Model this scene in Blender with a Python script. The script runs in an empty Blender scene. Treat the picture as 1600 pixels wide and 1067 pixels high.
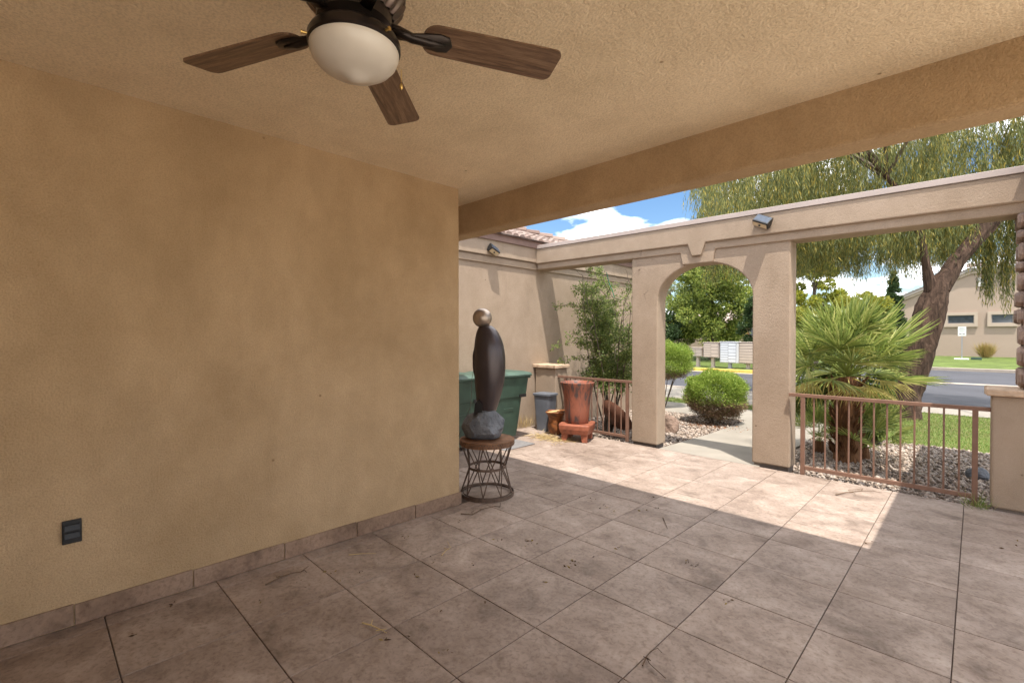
import bpy, math
import numpy as np
from mathutils import Vector, Matrix, Euler

rng = np.random.default_rng(7)
SC = bpy.context.scene
COL = SC.collection
R = math.radians

# ------------------------------------------------------------------ camera
CAM_H = 1.4684
cam = bpy.data.cameras.new('camera')
cam.sensor_width = 36.0
cam.lens = 740.75 / 1600 * 36.0
cam.clip_start = 0.05
cam.clip_end = 2000
camo = bpy.data.objects.new('camera', cam)
COL.objects.link(camo)
camo.location = (0, 0, CAM_H)
camo.rotation_euler = Euler((R(90 - 0.6244), R(0.05), R(44.39)), 'XYZ')
SC.camera = camo

# ------------------------------------------------------------------ light
SUN_T = Vector((-0.28, 0.25, -1.0)).normalized()      # direction the sunlight travels
sun = bpy.data.lights.new('sun', 'SUN')
sun.energy = 2.8
sun.angle = R(0.5)
sun.color = (1.0, 0.95, 0.87)
suno = bpy.data.objects.new('sun', sun)
COL.objects.link(suno)
suno.rotation_euler = SUN_T.to_track_quat('-Z', 'Y').to_euler()
suno.location = (4, -4, 12)

world = bpy.data.worlds.new('World')
SC.world = world
world.use_nodes = True
wn = world.node_tree
for n in list(wn.nodes):
    wn.nodes.remove(n)


def wnode(t, **kw):
    n = wn.nodes.new(t)
    for k, v in kw.items():
        setattr(n, k, v)
    return n


sky = wnode('ShaderNodeTexSky', sky_type='NISHITA', sun_disc=False)
sky.sun_elevation = R(69.4)
sky.sun_rotation = R(131.8)
sky.air_density = 1.0
sky.dust_density = 0.6
sky.ozone_density = 1.6
wtc = wnode('ShaderNodeTexCoord')
wsep = wnode('ShaderNodeSeparateXYZ')
wn.links.new(wtc.outputs['Generated'], wsep.inputs[0])
wadd = wnode('ShaderNodeMath', operation='ADD')
wn.links.new(wsep.outputs['Z'], wadd.inputs[0])
wadd.inputs[1].default_value = 0.25
wmax = wnode('ShaderNodeMath', operation='MAXIMUM')
wn.links.new(wadd.outputs[0], wmax.inputs[0])
wmax.inputs[1].default_value = 0.05
wdx = wnode('ShaderNodeMath', operation='DIVIDE')
wdy = wnode('ShaderNodeMath', operation='DIVIDE')
wn.links.new(wsep.outputs['X'], wdx.inputs[0])
wn.links.new(wmax.outputs[0], wdx.inputs[1])
wn.links.new(wsep.outputs['Y'], wdy.inputs[0])
wn.links.new(wmax.outputs[0], wdy.inputs[1])
wcmb = wnode('ShaderNodeCombineXYZ')
wn.links.new(wdx.outputs[0], wcmb.inputs[0])
wn.links.new(wdy.outputs[0], wcmb.inputs[1])
wcmb.inputs[2].default_value = 5.2
wnoise = wnode('ShaderNodeTexNoise')
wnoise.inputs['Scale'].default_value = 2.2
wnoise.inputs['Detail'].default_value = 7
wnoise.inputs['Roughness'].default_value = 0.52
wnoise.inputs['Distortion'].default_value = 0.15
wn.links.new(wcmb.outputs[0], wnoise.inputs['Vector'])
wramp = wnode('ShaderNodeValToRGB')
wramp.color_ramp.elements[0].position = 0.46
wramp.color_ramp.elements[1].position = 0.58
wn.links.new(wnoise.outputs['Fac'], wramp.inputs[0])
whsv = wnode('ShaderNodeHueSaturation')
whsv.inputs['Saturation'].default_value = 1.18
whsv.inputs['Value'].default_value = 0.6
wn.links.new(sky.outputs[0], whsv.inputs['Color'])
wmix = wnode('ShaderNodeMix', data_type='RGBA')
wn.links.new(wramp.outputs[0], wmix.inputs[0])
wn.links.new(whsv.outputs[0], wmix.inputs[6])
wmix.inputs[7].default_value = (12.0, 12.0, 12.1, 1)     # sunlit cloud, in the sky texture's own units
wbg = wnode('ShaderNodeBackground')
wn.links.new(wmix.outputs[2], wbg.inputs['Color'])
wbg.inputs['Strength'].default_value = 0.122
wout = wnode('ShaderNodeOutputWorld')
wn.links.new(wbg.outputs[0], wout.inputs['Surface'])

SC.view_settings.view_transform = 'Standard'
SC.view_settings.look = 'None'
SC.view_settings.gamma = 1
SC.view_settings.exposure = 1.45
SC.render.engine = 'CYCLES'
SC.cycles.use_denoising = True
SC.cycles.max_bounces = 10
SC.cycles.diffuse_bounces = 6
SC.cycles.transparent_max_bounces = 8
SC.cycles.sample_clamp_indirect = 8


# ------------------------------------------------------------------ materials
def new_mat(name):
    m = bpy.data.materials.new(name)
    m.use_nodes = True
    nt = m.node_tree
    for n in list(nt.nodes):
        nt.nodes.remove(n)
    return m, nt


def node(nt, t, **kw):
    n = nt.nodes.new(t)
    for k, v in kw.items():
        setattr(n, k, v)
    return n


def c4(c):
    return (c[0], c[1], c[2], 1)


def coords(nt, space):
    if space == 'world':
        return node(nt, 'ShaderNodeNewGeometry').outputs['Position']
    tc = node(nt, 'ShaderNodeTexCoord')
    if space == 'object':
        return tc.outputs['Object']
    # object coordinates shifted by a random amount for every object
    oi = node(nt, 'ShaderNodeObjectInfo')
    mul = node(nt, 'ShaderNodeMath', operation='MULTIPLY')
    nt.links.new(oi.outputs['Random'], mul.inputs[0])
    mul.inputs[1].default_value = 57.0
    add = node(nt, 'ShaderNodeVectorMath', operation='ADD')
    nt.links.new(tc.outputs['Object'], add.inputs[0])
    nt.links.new(mul.outputs[0], add.inputs[1])
    return add.outputs[0]


def noise(nt, vec, scale, detail=4, rough=0.55, dist=0.0, stretch=None):
    if stretch:
        mp = node(nt, 'ShaderNodeMapping')
        mp.inputs['Scale'].default_value = stretch
        nt.links.new(vec, mp.inputs[0])
        vec = mp.outputs[0]
    n = node(nt, 'ShaderNodeTexNoise')
    n.inputs['Scale'].default_value = scale
    n.inputs['Detail'].default_value = detail
    n.inputs['Roughness'].default_value = rough
    n.inputs['Distortion'].default_value = dist
    nt.links.new(vec, n.inputs['Vector'])
    return n.outputs['Fac']


def ramp(nt, fac, stops):
    r = node(nt, 'ShaderNodeValToRGB')
    e = r.color_ramp.elements
    e[0].position, e[0].color = stops[0][0], c4(stops[0][1])
    e[1].position, e[1].color = stops[-1][0], c4(stops[-1][1])
    for p, c in stops[1:-1]:
        x = e.new(p)
        x.color = c4(c)
    nt.links.new(fac, r.inputs[0])
    return r.outputs['Color']


def finish(m, nt, color, rough=0.8, metal=0.0, bump=None, bstr=0.4, bdist=0.01, spec=0.3, rough_sock=None, coat=0.0):
    b = node(nt, 'ShaderNodeBsdfPrincipled')
    if isinstance(color, tuple):
        b.inputs['Base Color'].default_value = c4(color)
    else:
        nt.links.new(color, b.inputs['Base Color'])
    b.inputs['Roughness'].default_value = rough
    if rough_sock is not None:
        nt.links.new(rough_sock, b.inputs['Roughness'])
    b.inputs['Metallic'].default_value = metal
    b.inputs['Specular IOR Level'].default_value = spec
    b.inputs['Coat Weight'].default_value = coat
    if bump is not None:
        bp = node(nt, 'ShaderNodeBump')
        bp.inputs['Strength'].default_value = bstr
        bp.inputs['Distance'].default_value = bdist
        nt.links.new(bump, bp.inputs['Height'])
        nt.links.new(bp.outputs[0], b.inputs['Normal'])
    o = node(nt, 'ShaderNodeOutputMaterial')
    nt.links.new(b.outputs[0], o.inputs['Surface'])
    return m


def scale_c(c, k):
    return tuple(min(1.0, x * k) for x in c)


def mix2(nt, fac, a, b):
    mx = node(nt, 'ShaderNodeMix', data_type='RGBA')
    if isinstance(fac, float):
        mx.inputs[0].default_value = fac
    else:
        nt.links.new(fac, mx.inputs[0])
    for s, i in ((a, 6), (b, 7)):
        if isinstance(s, tuple):
            mx.inputs[i].default_value = c4(s)
        else:
            nt.links.new(s, mx.inputs[i])
    return mx.outputs[2]


def mottled(name, base, var=0.12, scale=3.0, rough=0.8, metal=0.0, bscale=None, bstr=0.3, bdist=0.01, space='world',
            spec=0.3, detail=5, stretch=None, dark=None, coat=0.0):
    m, nt = new_mat(name)
    v = coords(nt, space)
    f = noise(nt, v, scale, detail, 0.6, stretch=stretch)
    col = ramp(nt, f, [(0.28, dark if dark else scale_c(base, 1 - var)), (0.72, scale_c(base, 1 + var))])
    bump = noise(nt, v, bscale, 3, 0.6, stretch=stretch) if bscale else None
    return finish(m, nt, col, rough, metal, bump, bstr, bdist, spec, coat=coat)


def stucco(name, base, grain=150.0, bstr=0.55, var=0.07, streak=0.07, grit=0.8):
    m, nt = new_mat(name)
    v = coords(nt, 'world')
    big = noise(nt, v, 0.9, 5, 0.6, 0.5)
    mid = noise(nt, v, 7.0, 5, 0.62, 0.3)
    strk = noise(nt, v, 2.6, 5, 0.6, 0.2, stretch=(1.3, 1.3, 0.75))
    fine = noise(nt, v, grain, 3, 0.65)
    lump = noise(nt, v, grain * 0.33, 3, 0.6)
    warm = (base[0] * (1 - var), base[1] * (1 - var * 1.25), base[2] * (1 - var * 1.7))
    col = ramp(nt, big, [(0.30, warm), (0.70, scale_c(base, 1 + var))])
    k = 1 - streak * 1.6
    for f, a0, a1, lo in ((mid, 0.30, 0.66, 1 - streak), (strk, 0.32, 0.60, k), (fine, 0.34, 0.58, grit)):
        r = ramp(nt, f, [(a0, (lo, lo * 0.99, lo * 0.975)), (a1, (1, 1, 1))])
        mm = node(nt, 'ShaderNodeMix', data_type='RGBA', blend_type='MULTIPLY')
        mm.inputs[0].default_value = 1
        nt.links.new(col, mm.inputs[6])
        nt.links.new(r, mm.inputs[7])
        col = mm.outputs[2]
    vo = node(nt, 'ShaderNodeTexVoronoi')
    vo.inputs['Scale'].default_value = 2.3
    nt.links.new(v, vo.inputs['Vector'])
    spot = ramp(nt, vo.outputs['Distance'], [(0.012, (0.45, 0.40, 0.34)), (0.03, (1, 1, 1))])
    mm = node(nt, 'ShaderNodeMix', data_type='RGBA', blend_type='MULTIPLY')
    mm.inputs[0].default_value = 1
    nt.links.new(col, mm.inputs[6])
    nt.links.new(spot, mm.inputs[7])
    col = mm.outputs[2]
    h = node(nt, 'ShaderNodeMath', operation='MULTIPLY_ADD')
    nt.links.new(lump, h.inputs[0])
    h.inputs[1].default_value = 0.9
    nt.links.new(fine, h.inputs[2])
    return finish(m, nt, col, 0.92, 0, h.outputs[0], bstr, 0.006, 0.15)


def foliage(name, cols, trans=0.35, rough=0.55):
    """leaf material: every leaf its own tone, some light let through"""
    m, nt = new_mat(name)
    geo = node(nt, 'ShaderNodeNewGeometry')
    n = len(cols)
    col = ramp(nt, geo.outputs['Random Per Island'], [(i / (n - 1), c) for i, c in enumerate(cols)])
    b = node(nt, 'ShaderNodeBsdfPrincipled')
    nt.links.new(col, b.inputs['Base Color'])
    b.inputs['Roughness'].default_value = rough
    b.inputs['Specular IOR Level'].default_value = 0.3
    t = node(nt, 'ShaderNodeBsdfTranslucent')
    hs = node(nt, 'ShaderNodeHueSaturation')
    hs.inputs['Value'].default_value = 1.5
    nt.links.new(col, hs.inputs['Color'])
    nt.links.new(hs.outputs[0], t.inputs['Color'])
    mx = node(nt, 'ShaderNodeMixShader')
    mx.inputs[0].default_value = trans
    nt.links.new(b.outputs[0], mx.inputs[1])
    nt.links.new(t.outputs[0], mx.inputs[2])
    o = node(nt, 'ShaderNodeOutputMaterial')
    nt.links.new(mx.outputs[0], o.inputs['Surface'])
    return m


def island(name, cols, rough=0.85, bscale=None):
    m, nt = new_mat(name)
    geo = node(nt, 'ShaderNodeNewGeometry')
    n = len(cols)
    col = ramp(nt, geo.outputs['Random Per Island'], [(i / (n - 1), c) for i, c in enumerate(cols)])
    bump = noise(nt, geo.outputs['Position'], bscale, 2) if bscale else None
    return finish(m, nt, col, rough, 0, bump, 0.3, 0.01, 0.2)


def tile_mat(name='floor_tile', tint=(1.0, 1.0, 1.0)):
    m, nt = new_mat(name)
    v = coords(nt, 'random')
    a = noise(nt, v, 3.2, 7, 0.62, 0.6, stretch=(1.0, 1.2, 1.0))
    b = noise(nt, v, 11.0, 7, 0.72, 0.8)
    c = noise(nt, v, 70.0, 4, 0.6)
    base = ramp(nt, a, [(0.27, (0.190, 0.145, 0.118)), (0.45, (0.325, 0.256, 0.213)), (0.68, (0.435, 0.355, 0.302))])
    sp = ramp(nt, b, [(0.30, (0.68, 0.645, 0.61)), (0.52, (1, 1, 1))])
    mu = node(nt, 'ShaderNodeMix', data_type='RGBA', blend_type='MULTIPLY')
    mu.inputs[0].default_value = 0.85
    nt.links.new(base, mu.inputs[6])
    nt.links.new(sp, mu.inputs[7])
    fleck = ramp(nt, noise(nt, v, 42.0, 5, 0.7, 0.5), [(0.34, (0.70, 0.66, 0.62)), (0.50, (1, 1, 1)), (0.72, (1.12, 1.11, 1.10))])
    muf = node(nt, 'ShaderNodeMix', data_type='RGBA', blend_type='MULTIPLY')
    muf.inputs[0].default_value = 0.9
    nt.links.new(mu.outputs[2], muf.inputs[6])
    nt.links.new(fleck, muf.inputs[7])
    mu = muf
    oi = node(nt, 'ShaderNodeObjectInfo')
    tone = ramp(nt, oi.outputs['Random'], [(0.0, (0.88, 0.86, 0.84)), (0.5, (1.0, 0.985, 0.97)), (1.0, (0.95, 0.945, 0.94))])
    mu2 = node(nt, 'ShaderNodeMix', data_type='RGBA', blend_type='MULTIPLY')
    mu2.inputs[0].default_value = 1.0
    nt.links.new(mu.outputs[2], mu2.inputs[6])
    nt.links.new(tone, mu2.inputs[7])
    grime = ramp(nt, noise(nt, coords(nt, 'world'), 1.1, 6, 0.65, 0.6), [(0.36, (0.80, 0.775, 0.75)), (0.56, (1, 1, 1))])
    mu0 = node(nt, 'ShaderNodeMix', data_type='RGBA', blend_type='MULTIPLY')
    mu0.inputs[0].default_value = 1.0
    nt.links.new(mu2.outputs[2], mu0.inputs[6])
    nt.links.new(grime, mu0.inputs[7])
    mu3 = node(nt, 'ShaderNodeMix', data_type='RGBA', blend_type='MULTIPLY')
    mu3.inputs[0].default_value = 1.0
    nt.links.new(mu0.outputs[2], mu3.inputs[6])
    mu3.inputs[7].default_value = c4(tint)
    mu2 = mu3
    rr = node(nt, 'ShaderNodeMapRange')
    nt.links.new(b, rr.inputs[0])
    rr.inputs[3].default_value = 0.50
    rr.inputs[4].default_value = 0.75
    return finish(m, nt, mu2.outputs[2], 0.6, 0, c, 0.10, 0.004, 0.35, rough_sock=rr.outputs[0])


def wood_mat():
    m, nt = new_mat('walnut_blade')
    v = coords(nt, 'object')
    a = noise(nt, v, 5.0, 6, 0.65, 0.8, stretch=(1.0, 14.0, 1.0))
    b = noise(nt, v, 26.0, 5, 0.7, 0.3, stretch=(1.0, 22.0, 1.0))
    base = ramp(nt, a, [(0.30, (0.075, 0.040, 0.022)), (0.5, (0.18, 0.105, 0.060)), (0.72, (0.31, 0.20, 0.12))])
    g = ramp(nt, b, [(0.35, (0.55, 0.5, 0.48)), (0.6, (1, 1, 1))])
    mu = node(nt, 'ShaderNodeMix', data_type='RGBA', blend_type='MULTIPLY')
    mu.inputs[0].default_value = 0.9
    nt.links.new(base, mu.inputs[6])
    nt.links.new(g, mu.inputs[7])
    return finish(m, nt, mu.outputs[2], 0.42, 0, b, 0.15, 0.002, 0.4)


def bark_mat(name, c0, c1, sc=9.0, bd=0.05):
    m, nt = new_mat(name)
    v = coords(nt, 'object')
    a = noise(nt, v, sc, 7, 0.7, 1.0, stretch=(1.0, 1.0, 0.16))
    col = ramp(nt, a, [(0.33, c0), (0.64, c1)])
    return finish(m, nt, col, 0.9, 0, a, 0.9, bd, 0.15)


M = {}
STUC = (0.385, 0.298, 0.225)
M['stucco'] = stucco('stucco_tan', STUC)
M['porch'] = stucco('stucco_porch', (0.50, 0.355, 0.212), grain=120.0, bstr=0.9, var=0.13, streak=0.075, grit=0.82)
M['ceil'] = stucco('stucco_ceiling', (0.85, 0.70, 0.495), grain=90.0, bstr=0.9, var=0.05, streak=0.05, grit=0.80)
M['tile'] = tile_mat()
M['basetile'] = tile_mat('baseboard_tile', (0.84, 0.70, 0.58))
M['grout'] = mottled('grout', (0.135, 0.102, 0.080), 0.25, 9, 0.95)
M['wood'] = wood_mat()
M['bronze_dark'] = mottled('oiled_bronze', (0.028, 0.020, 0.016), 0.3, 12, 0.32, 0.6, space='object', spec=0.5)
M['bronze_lit'] = mottled('lit_rib_bronze', (0.16, 0.12, 0.10), 0.2, 20, 0.30, 0.8, space='object', spec=0.5)  # paler bronze: light caught on the vent ribs, put into the colour
m_, nt_ = new_mat('frosted_glass')
M['frost'] = finish(m_, nt_, ramp(nt_, noise(nt_, coords(nt_, 'object'), 6.0, 3), [(0.3, (0.58, 0.52, 0.44)), (0.7, (0.68, 0.62, 0.53))]), 0.30, 0, spec=0.45)
M['brass'] = mottled('brass', (0.55, 0.36, 0.12), 0.15, 20, 0.35, 0.9, space='object')
M['rail'] = mottled('rail_paint', (0.200, 0.112, 0.077), 0.14, 14, 0.55, 0, bscale=90, bstr=0.1, bdist=0.002)
M['flash'] = mottled('cap_flashing', (0.40, 0.33, 0.295), 0.06, 2, 0.5)
M['concrete'] = mottled('concrete', (0.27, 0.24, 0.20), 0.12, 2.2, 0.9, bscale=90, bstr=0.2, bdist=0.004)
M['bounce_deck'] = mottled('bounce_concrete', (0.62, 0.56, 0.47), 0.08, 2.0, 0.9)  # made-up pale paving, kept bright to bounce sun onto porch ceiling and wall
M['kerb'] = mottled('kerb_concrete', (0.33, 0.28, 0.23), 0.12, 3, 0.9, bscale=60, bstr=0.2)
M['yellow'] = mottled('yellow_paint', (0.62, 0.43, 0.10), 0.18, 5, 0.8)
M['asphalt'] = mottled('asphalt', (0.058, 0.058, 0.066), 0.20, 0.8, 0.9, bscale=140, bstr=0.4, bdist=0.006)
M['dirt'] = mottled('desert_ground', (0.30, 0.235, 0.17), 0.25, 0.7, 0.95, bscale=25, bstr=0.5, bdist=0.02)
M['gravelbase'] = mottled('gravel_base', (0.21, 0.165, 0.13), 0.35, 30, 0.95, bscale=55, bstr=0.8, bdist=0.015)
M['stones'] = island('gravel_stones', [(0.13, 0.10, 0.08), (0.25, 0.19, 0.145), (0.35, 0.275, 0.22), (0.42, 0.355, 0.30), (0.20, 0.165, 0.145)])
M['lawnbase'] = mottled('lawn_base', (0.105, 0.150, 0.035), 0.45, 2.2, 0.95, bscale=60, bstr=0.7, bdist=0.02, dark=(0.10, 0.11, 0.035))
M['grass'] = foliage('grass_blades', [(0.10, 0.17, 0.035), (0.17, 0.25, 0.05), (0.27, 0.28, 0.09), (0.34, 0.30, 0.14)], 0.3)
M['farlawn'] = mottled('far_lawn', (0.095, 0.130, 0.028), 0.42, 1.1, 0.95, bscale=40, bstr=0.6, bdist=0.03)
M['capstone'] = mottled('sandstone_cap', (0.50, 0.36, 0.25), 0.22, 9, 0.85, bscale=30, bstr=0.5, bdist=0.02)
M['veneer'] = mottled('veneer_stone', (0.30, 0.215, 0.17), 0.35, 5, 0.9, bscale=24, bstr=0.6, bdist=0.02, space='random')
M['mortar'] = mottled('mortar', (0.16, 0.13, 0.11), 0.2, 12, 0.95)
M['terracotta_tile'] = island('roof_tiles', [(0.17, 0.115, 0.095), (0.24, 0.17, 0.14), (0.31, 0.245, 0.21), (0.13, 0.09, 0.078)], 0.85)
M['fascia'] = mottled('fascia_paint', (0.20, 0.125, 0.10), 0.12, 6, 0.7)
M['cart'] = mottled('green_plastic', (0.034, 0.064, 0.045), 0.25, 7, 0.5, 0, bscale=60, bstr=0.08, bdist=0.003, space='object', spec=0.4)
M['cartlid'] = mottled('green_lid_plastic', (0.060, 0.098, 0.075), 0.3, 9, 0.5, 0, space='object', spec=0.4)
M['black'] = mottled('black_plastic', (0.014, 0.013, 0.013), 0.3, 20, 0.45, space='object', spec=0.4)
M['greybin'] = mottled('grey_plastic', (0.115, 0.125, 0.145), 0.15, 7, 0.5, space='object', spec=0.4)
M['rubber'] = mottled('rubber', (0.02, 0.02, 0.02), 0.2, 20, 0.8, space='object')


def glazed(name, c0, c1, st):
    m, nt = new_mat(name)
    v = coords(nt, 'object')
    a = noise(nt, v, 6.0, 6, 0.62, 0.9, stretch=st)
    col = ramp(nt, a, [(0.40, c0), (0.52, c1), (0.72, scale_c(c1, 1.25))])
    return finish(m, nt, col, 0.52, 0, a, 0.2, 0.008, 0.35)


M['redglaze'] = glazed('red_glaze', (0.075, 0.052, 0.048), (0.25, 0.085, 0.050), (2.2, 2.2, 0.45))
M['redplain'] = glazed('red_clay', (0.20, 0.066, 0.038), (0.29, 0.095, 0.052), (1, 1, 1))
M['clay'] = glazed('brown_clay', (0.07, 0.035, 0.025), (0.13, 0.058, 0.036), (1, 1, 1))
M['amber'] = glazed('amber_glaze', (0.09, 0.034, 0.014), (0.23, 0.080, 0.024), (1, 1, 1.5))
M['soil'] = mottled('potting_soil', (0.07, 0.045, 0.03), 0.4, 40, 0.95, bscale=60, bstr=0.8)
M['sculpt'] = mottled('dark_bronze', (0.062, 0.048, 0.048), 0.35, 5, 0.30, 0.45, space='object', spec=0.5, stretch=(1, 1, 0.3), bscale=9, bstr=0.12, bdist=0.02)
M['ball'] = mottled('polished_bronze', (0.36, 0.29, 0.235), 0.15, 8, 0.36, 0.8, space='object', spec=0.5)
M['rock'] = mottled('grey_rock', (0.135, 0.140, 0.152), 0.45, 7, 0.7, 0, bscale=16, bstr=0.8, bdist=0.03, space='object')
M['boulder'] = mottled('brown_boulder', (0.24, 0.165, 0.125), 0.4, 6, 0.85, 0, bscale=18, bstr=0.8, bdist=0.03, space='object')
M['rustiron'] = mottled('rusty_iron', (0.135, 0.090, 0.066), 0.45, 22, 0.6, 0.35, bscale=80, bstr=0.25, bdist=0.002)
M['rusttop'] = mottled('rusty_plate', (0.21, 0.105, 0.055), 0.45, 11, 0.6, 0.25, bscale=60, bstr=0.2, bdist=0.002)
M['straw'] = island('dry_straw', [(0.36, 0.25, 0.10), (0.48, 0.35, 0.16), (0.55, 0.44, 0.24)])
M['twig'] = island('twigs', [(0.06, 0.035, 0.022), (0.13, 0.085, 0.055), (0.20, 0.14, 0.09)])
M['leafdry'] = island('dry_leaf', [(0.05, 0.03, 0.02), (0.14, 0.085, 0.045), (0.30, 0.22, 0.07)])
M['solar'] = mottled('solar_panel', (0.05, 0.065, 0.09), 0.2, 30, 0.18, space='object', spec=0.6)
M['lens'] = mottled('lamp_lens', (0.62, 0.50, 0.33), 0.08, 20, 0.4, space='object')
M['mat'] = mottled('grey_mat', (0.19, 0.18, 0.175), 0.15, 30, 0.9, bscale=150, bstr=0.3)
M['mail_tan'] = mottled('tan_steel', (0.46, 0.38, 0.31), 0.05, 4, 0.6, space='object')
M['mail_grey'] = mottled('grey_steel', (0.56, 0.58, 0.60), 0.05, 4, 0.5, space='object')
M['mail_gap'] = mottled('door_shadow_gap', (0.12, 0.12, 0.125), 0.1, 5, 0.7, space='object')
M['housewall'] = mottled('far_house_stucco', (0.36, 0.275, 0.215), 0.05, 0.8, 0.92, bscale=40, bstr=0.2, bdist=0.01)
M['trim'] = mottled('far_house_trim', (0.42, 0.335, 0.265), 0.05, 2, 0.85)
M['greyfascia'] = mottled('grey_fascia', (0.30, 0.26, 0.235), 0.08, 3, 0.8)
M['darkglass'] = mottled('window_glass', (0.045, 0.055, 0.065), 0.4, 3, 0.08, space='object', spec=0.6)
M['white'] = mottled('white_paint', (0.72, 0.72, 0.70), 0.05, 5, 0.6)
M['steel'] = mottled('galvanised_steel', (0.32, 0.33, 0.35), 0.12, 20, 0.45, 0.6)
M['brick'] = mottled('orange_wall', (0.42, 0.17, 0.09), 0.12, 3, 0.9)
M['bark'] = bark_mat('shaggy_bark', (0.016, 0.010, 0.007), (0.125, 0.078, 0.055), 12.0, 0.08)
M['bark2'] = bark_mat('grey_bark', (0.06, 0.045, 0.035), (0.20, 0.155, 0.12), 14, 0.02)
M['fibre'] = bark_mat('palm_fibre', (0.055, 0.026, 0.014), (0.23, 0.115, 0.055), 24, 0.03)
M['willow'] = foliage('weeping_leaves', [(0.06, 0.075, 0.025), (0.105, 0.125, 0.04), (0.16, 0.175, 0.06), (0.22, 0.22, 0.07), (0.40, 0.30, 0.055)], 0.35)
M['palm'] = foliage('palm_leaves', [(0.09, 0.13, 0.035), (0.20, 0.26, 0.065), (0.33, 0.37, 0.105), (0.50, 0.48, 0.19)], 0.40, 0.33)
M['palmyellow'] = foliage('palm_yellow_leaves', [(0.40, 0.36, 0.12), (0.55, 0.46, 0.18), (0.44, 0.43, 0.14)], 0.45, 0.45)
M['shrub'] = foliage('shrub_leaves', [(0.07, 0.11, 0.03), (0.13, 0.185, 0.05), (0.21, 0.26, 0.075), (0.30, 0.32, 0.10)], 0.42)
M['ball_green'] = foliage('clipped_leaves', [(0.12, 0.19, 0.025), (0.19, 0.28, 0.04), (0.27, 0.35, 0.06), (0.33, 0.38, 0.09)], 0.35)
M['ball_brown'] = foliage('clipped_dead_leaves', [(0.07, 0.045, 0.025), (0.17, 0.10, 0.06), (0.26, 0.155, 0.10), (0.13, 0.15, 0.04)], 0.2)
M['hedge'] = foliage('hedge_leaves', [(0.06, 0.09, 0.022), (0.12, 0.16, 0.035), (0.21, 0.24, 0.06)], 0.3)
M['hedge_top'] = foliage('hedge_yellow_leaves', [(0.20, 0.21, 0.03), (0.34, 0.32, 0.05), (0.17, 0.20, 0.04)], 0.35)
M['pine'] = foliage('conifer_leaves', [(0.08, 0.115, 0.025), (0.15, 0.20, 0.04), (0.24, 0.285, 0.055), (0.33, 0.34, 0.08)], 0.4)
M['yellowtree'] = foliage('yellow_green_leaves', [(0.13, 0.16, 0.02), (0.24, 0.26, 0.03), (0.36, 0.34, 0.045)], 0.35)
M['cypress'] = foliage('cypress_leaves', [(0.03, 0.055, 0.02), (0.06, 0.10, 0.03)], 0.2)
M['paletree'] = foliage('pale_leaves', [(0.16, 0.20, 0.09), (0.26, 0.29, 0.15), (0.36, 0.35, 0.24)], 0.3)
M['drygrass'] = island('dry_grass', [(0.28, 0.18, 0.06), (0.42, 0.29, 0.10), (0.24, 0.22, 0.07)])
M['ribbon'] = mottled('green_ribbon', (0.02, 0.30, 0.17), 0.1, 20, 0.5, space='object')


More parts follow.
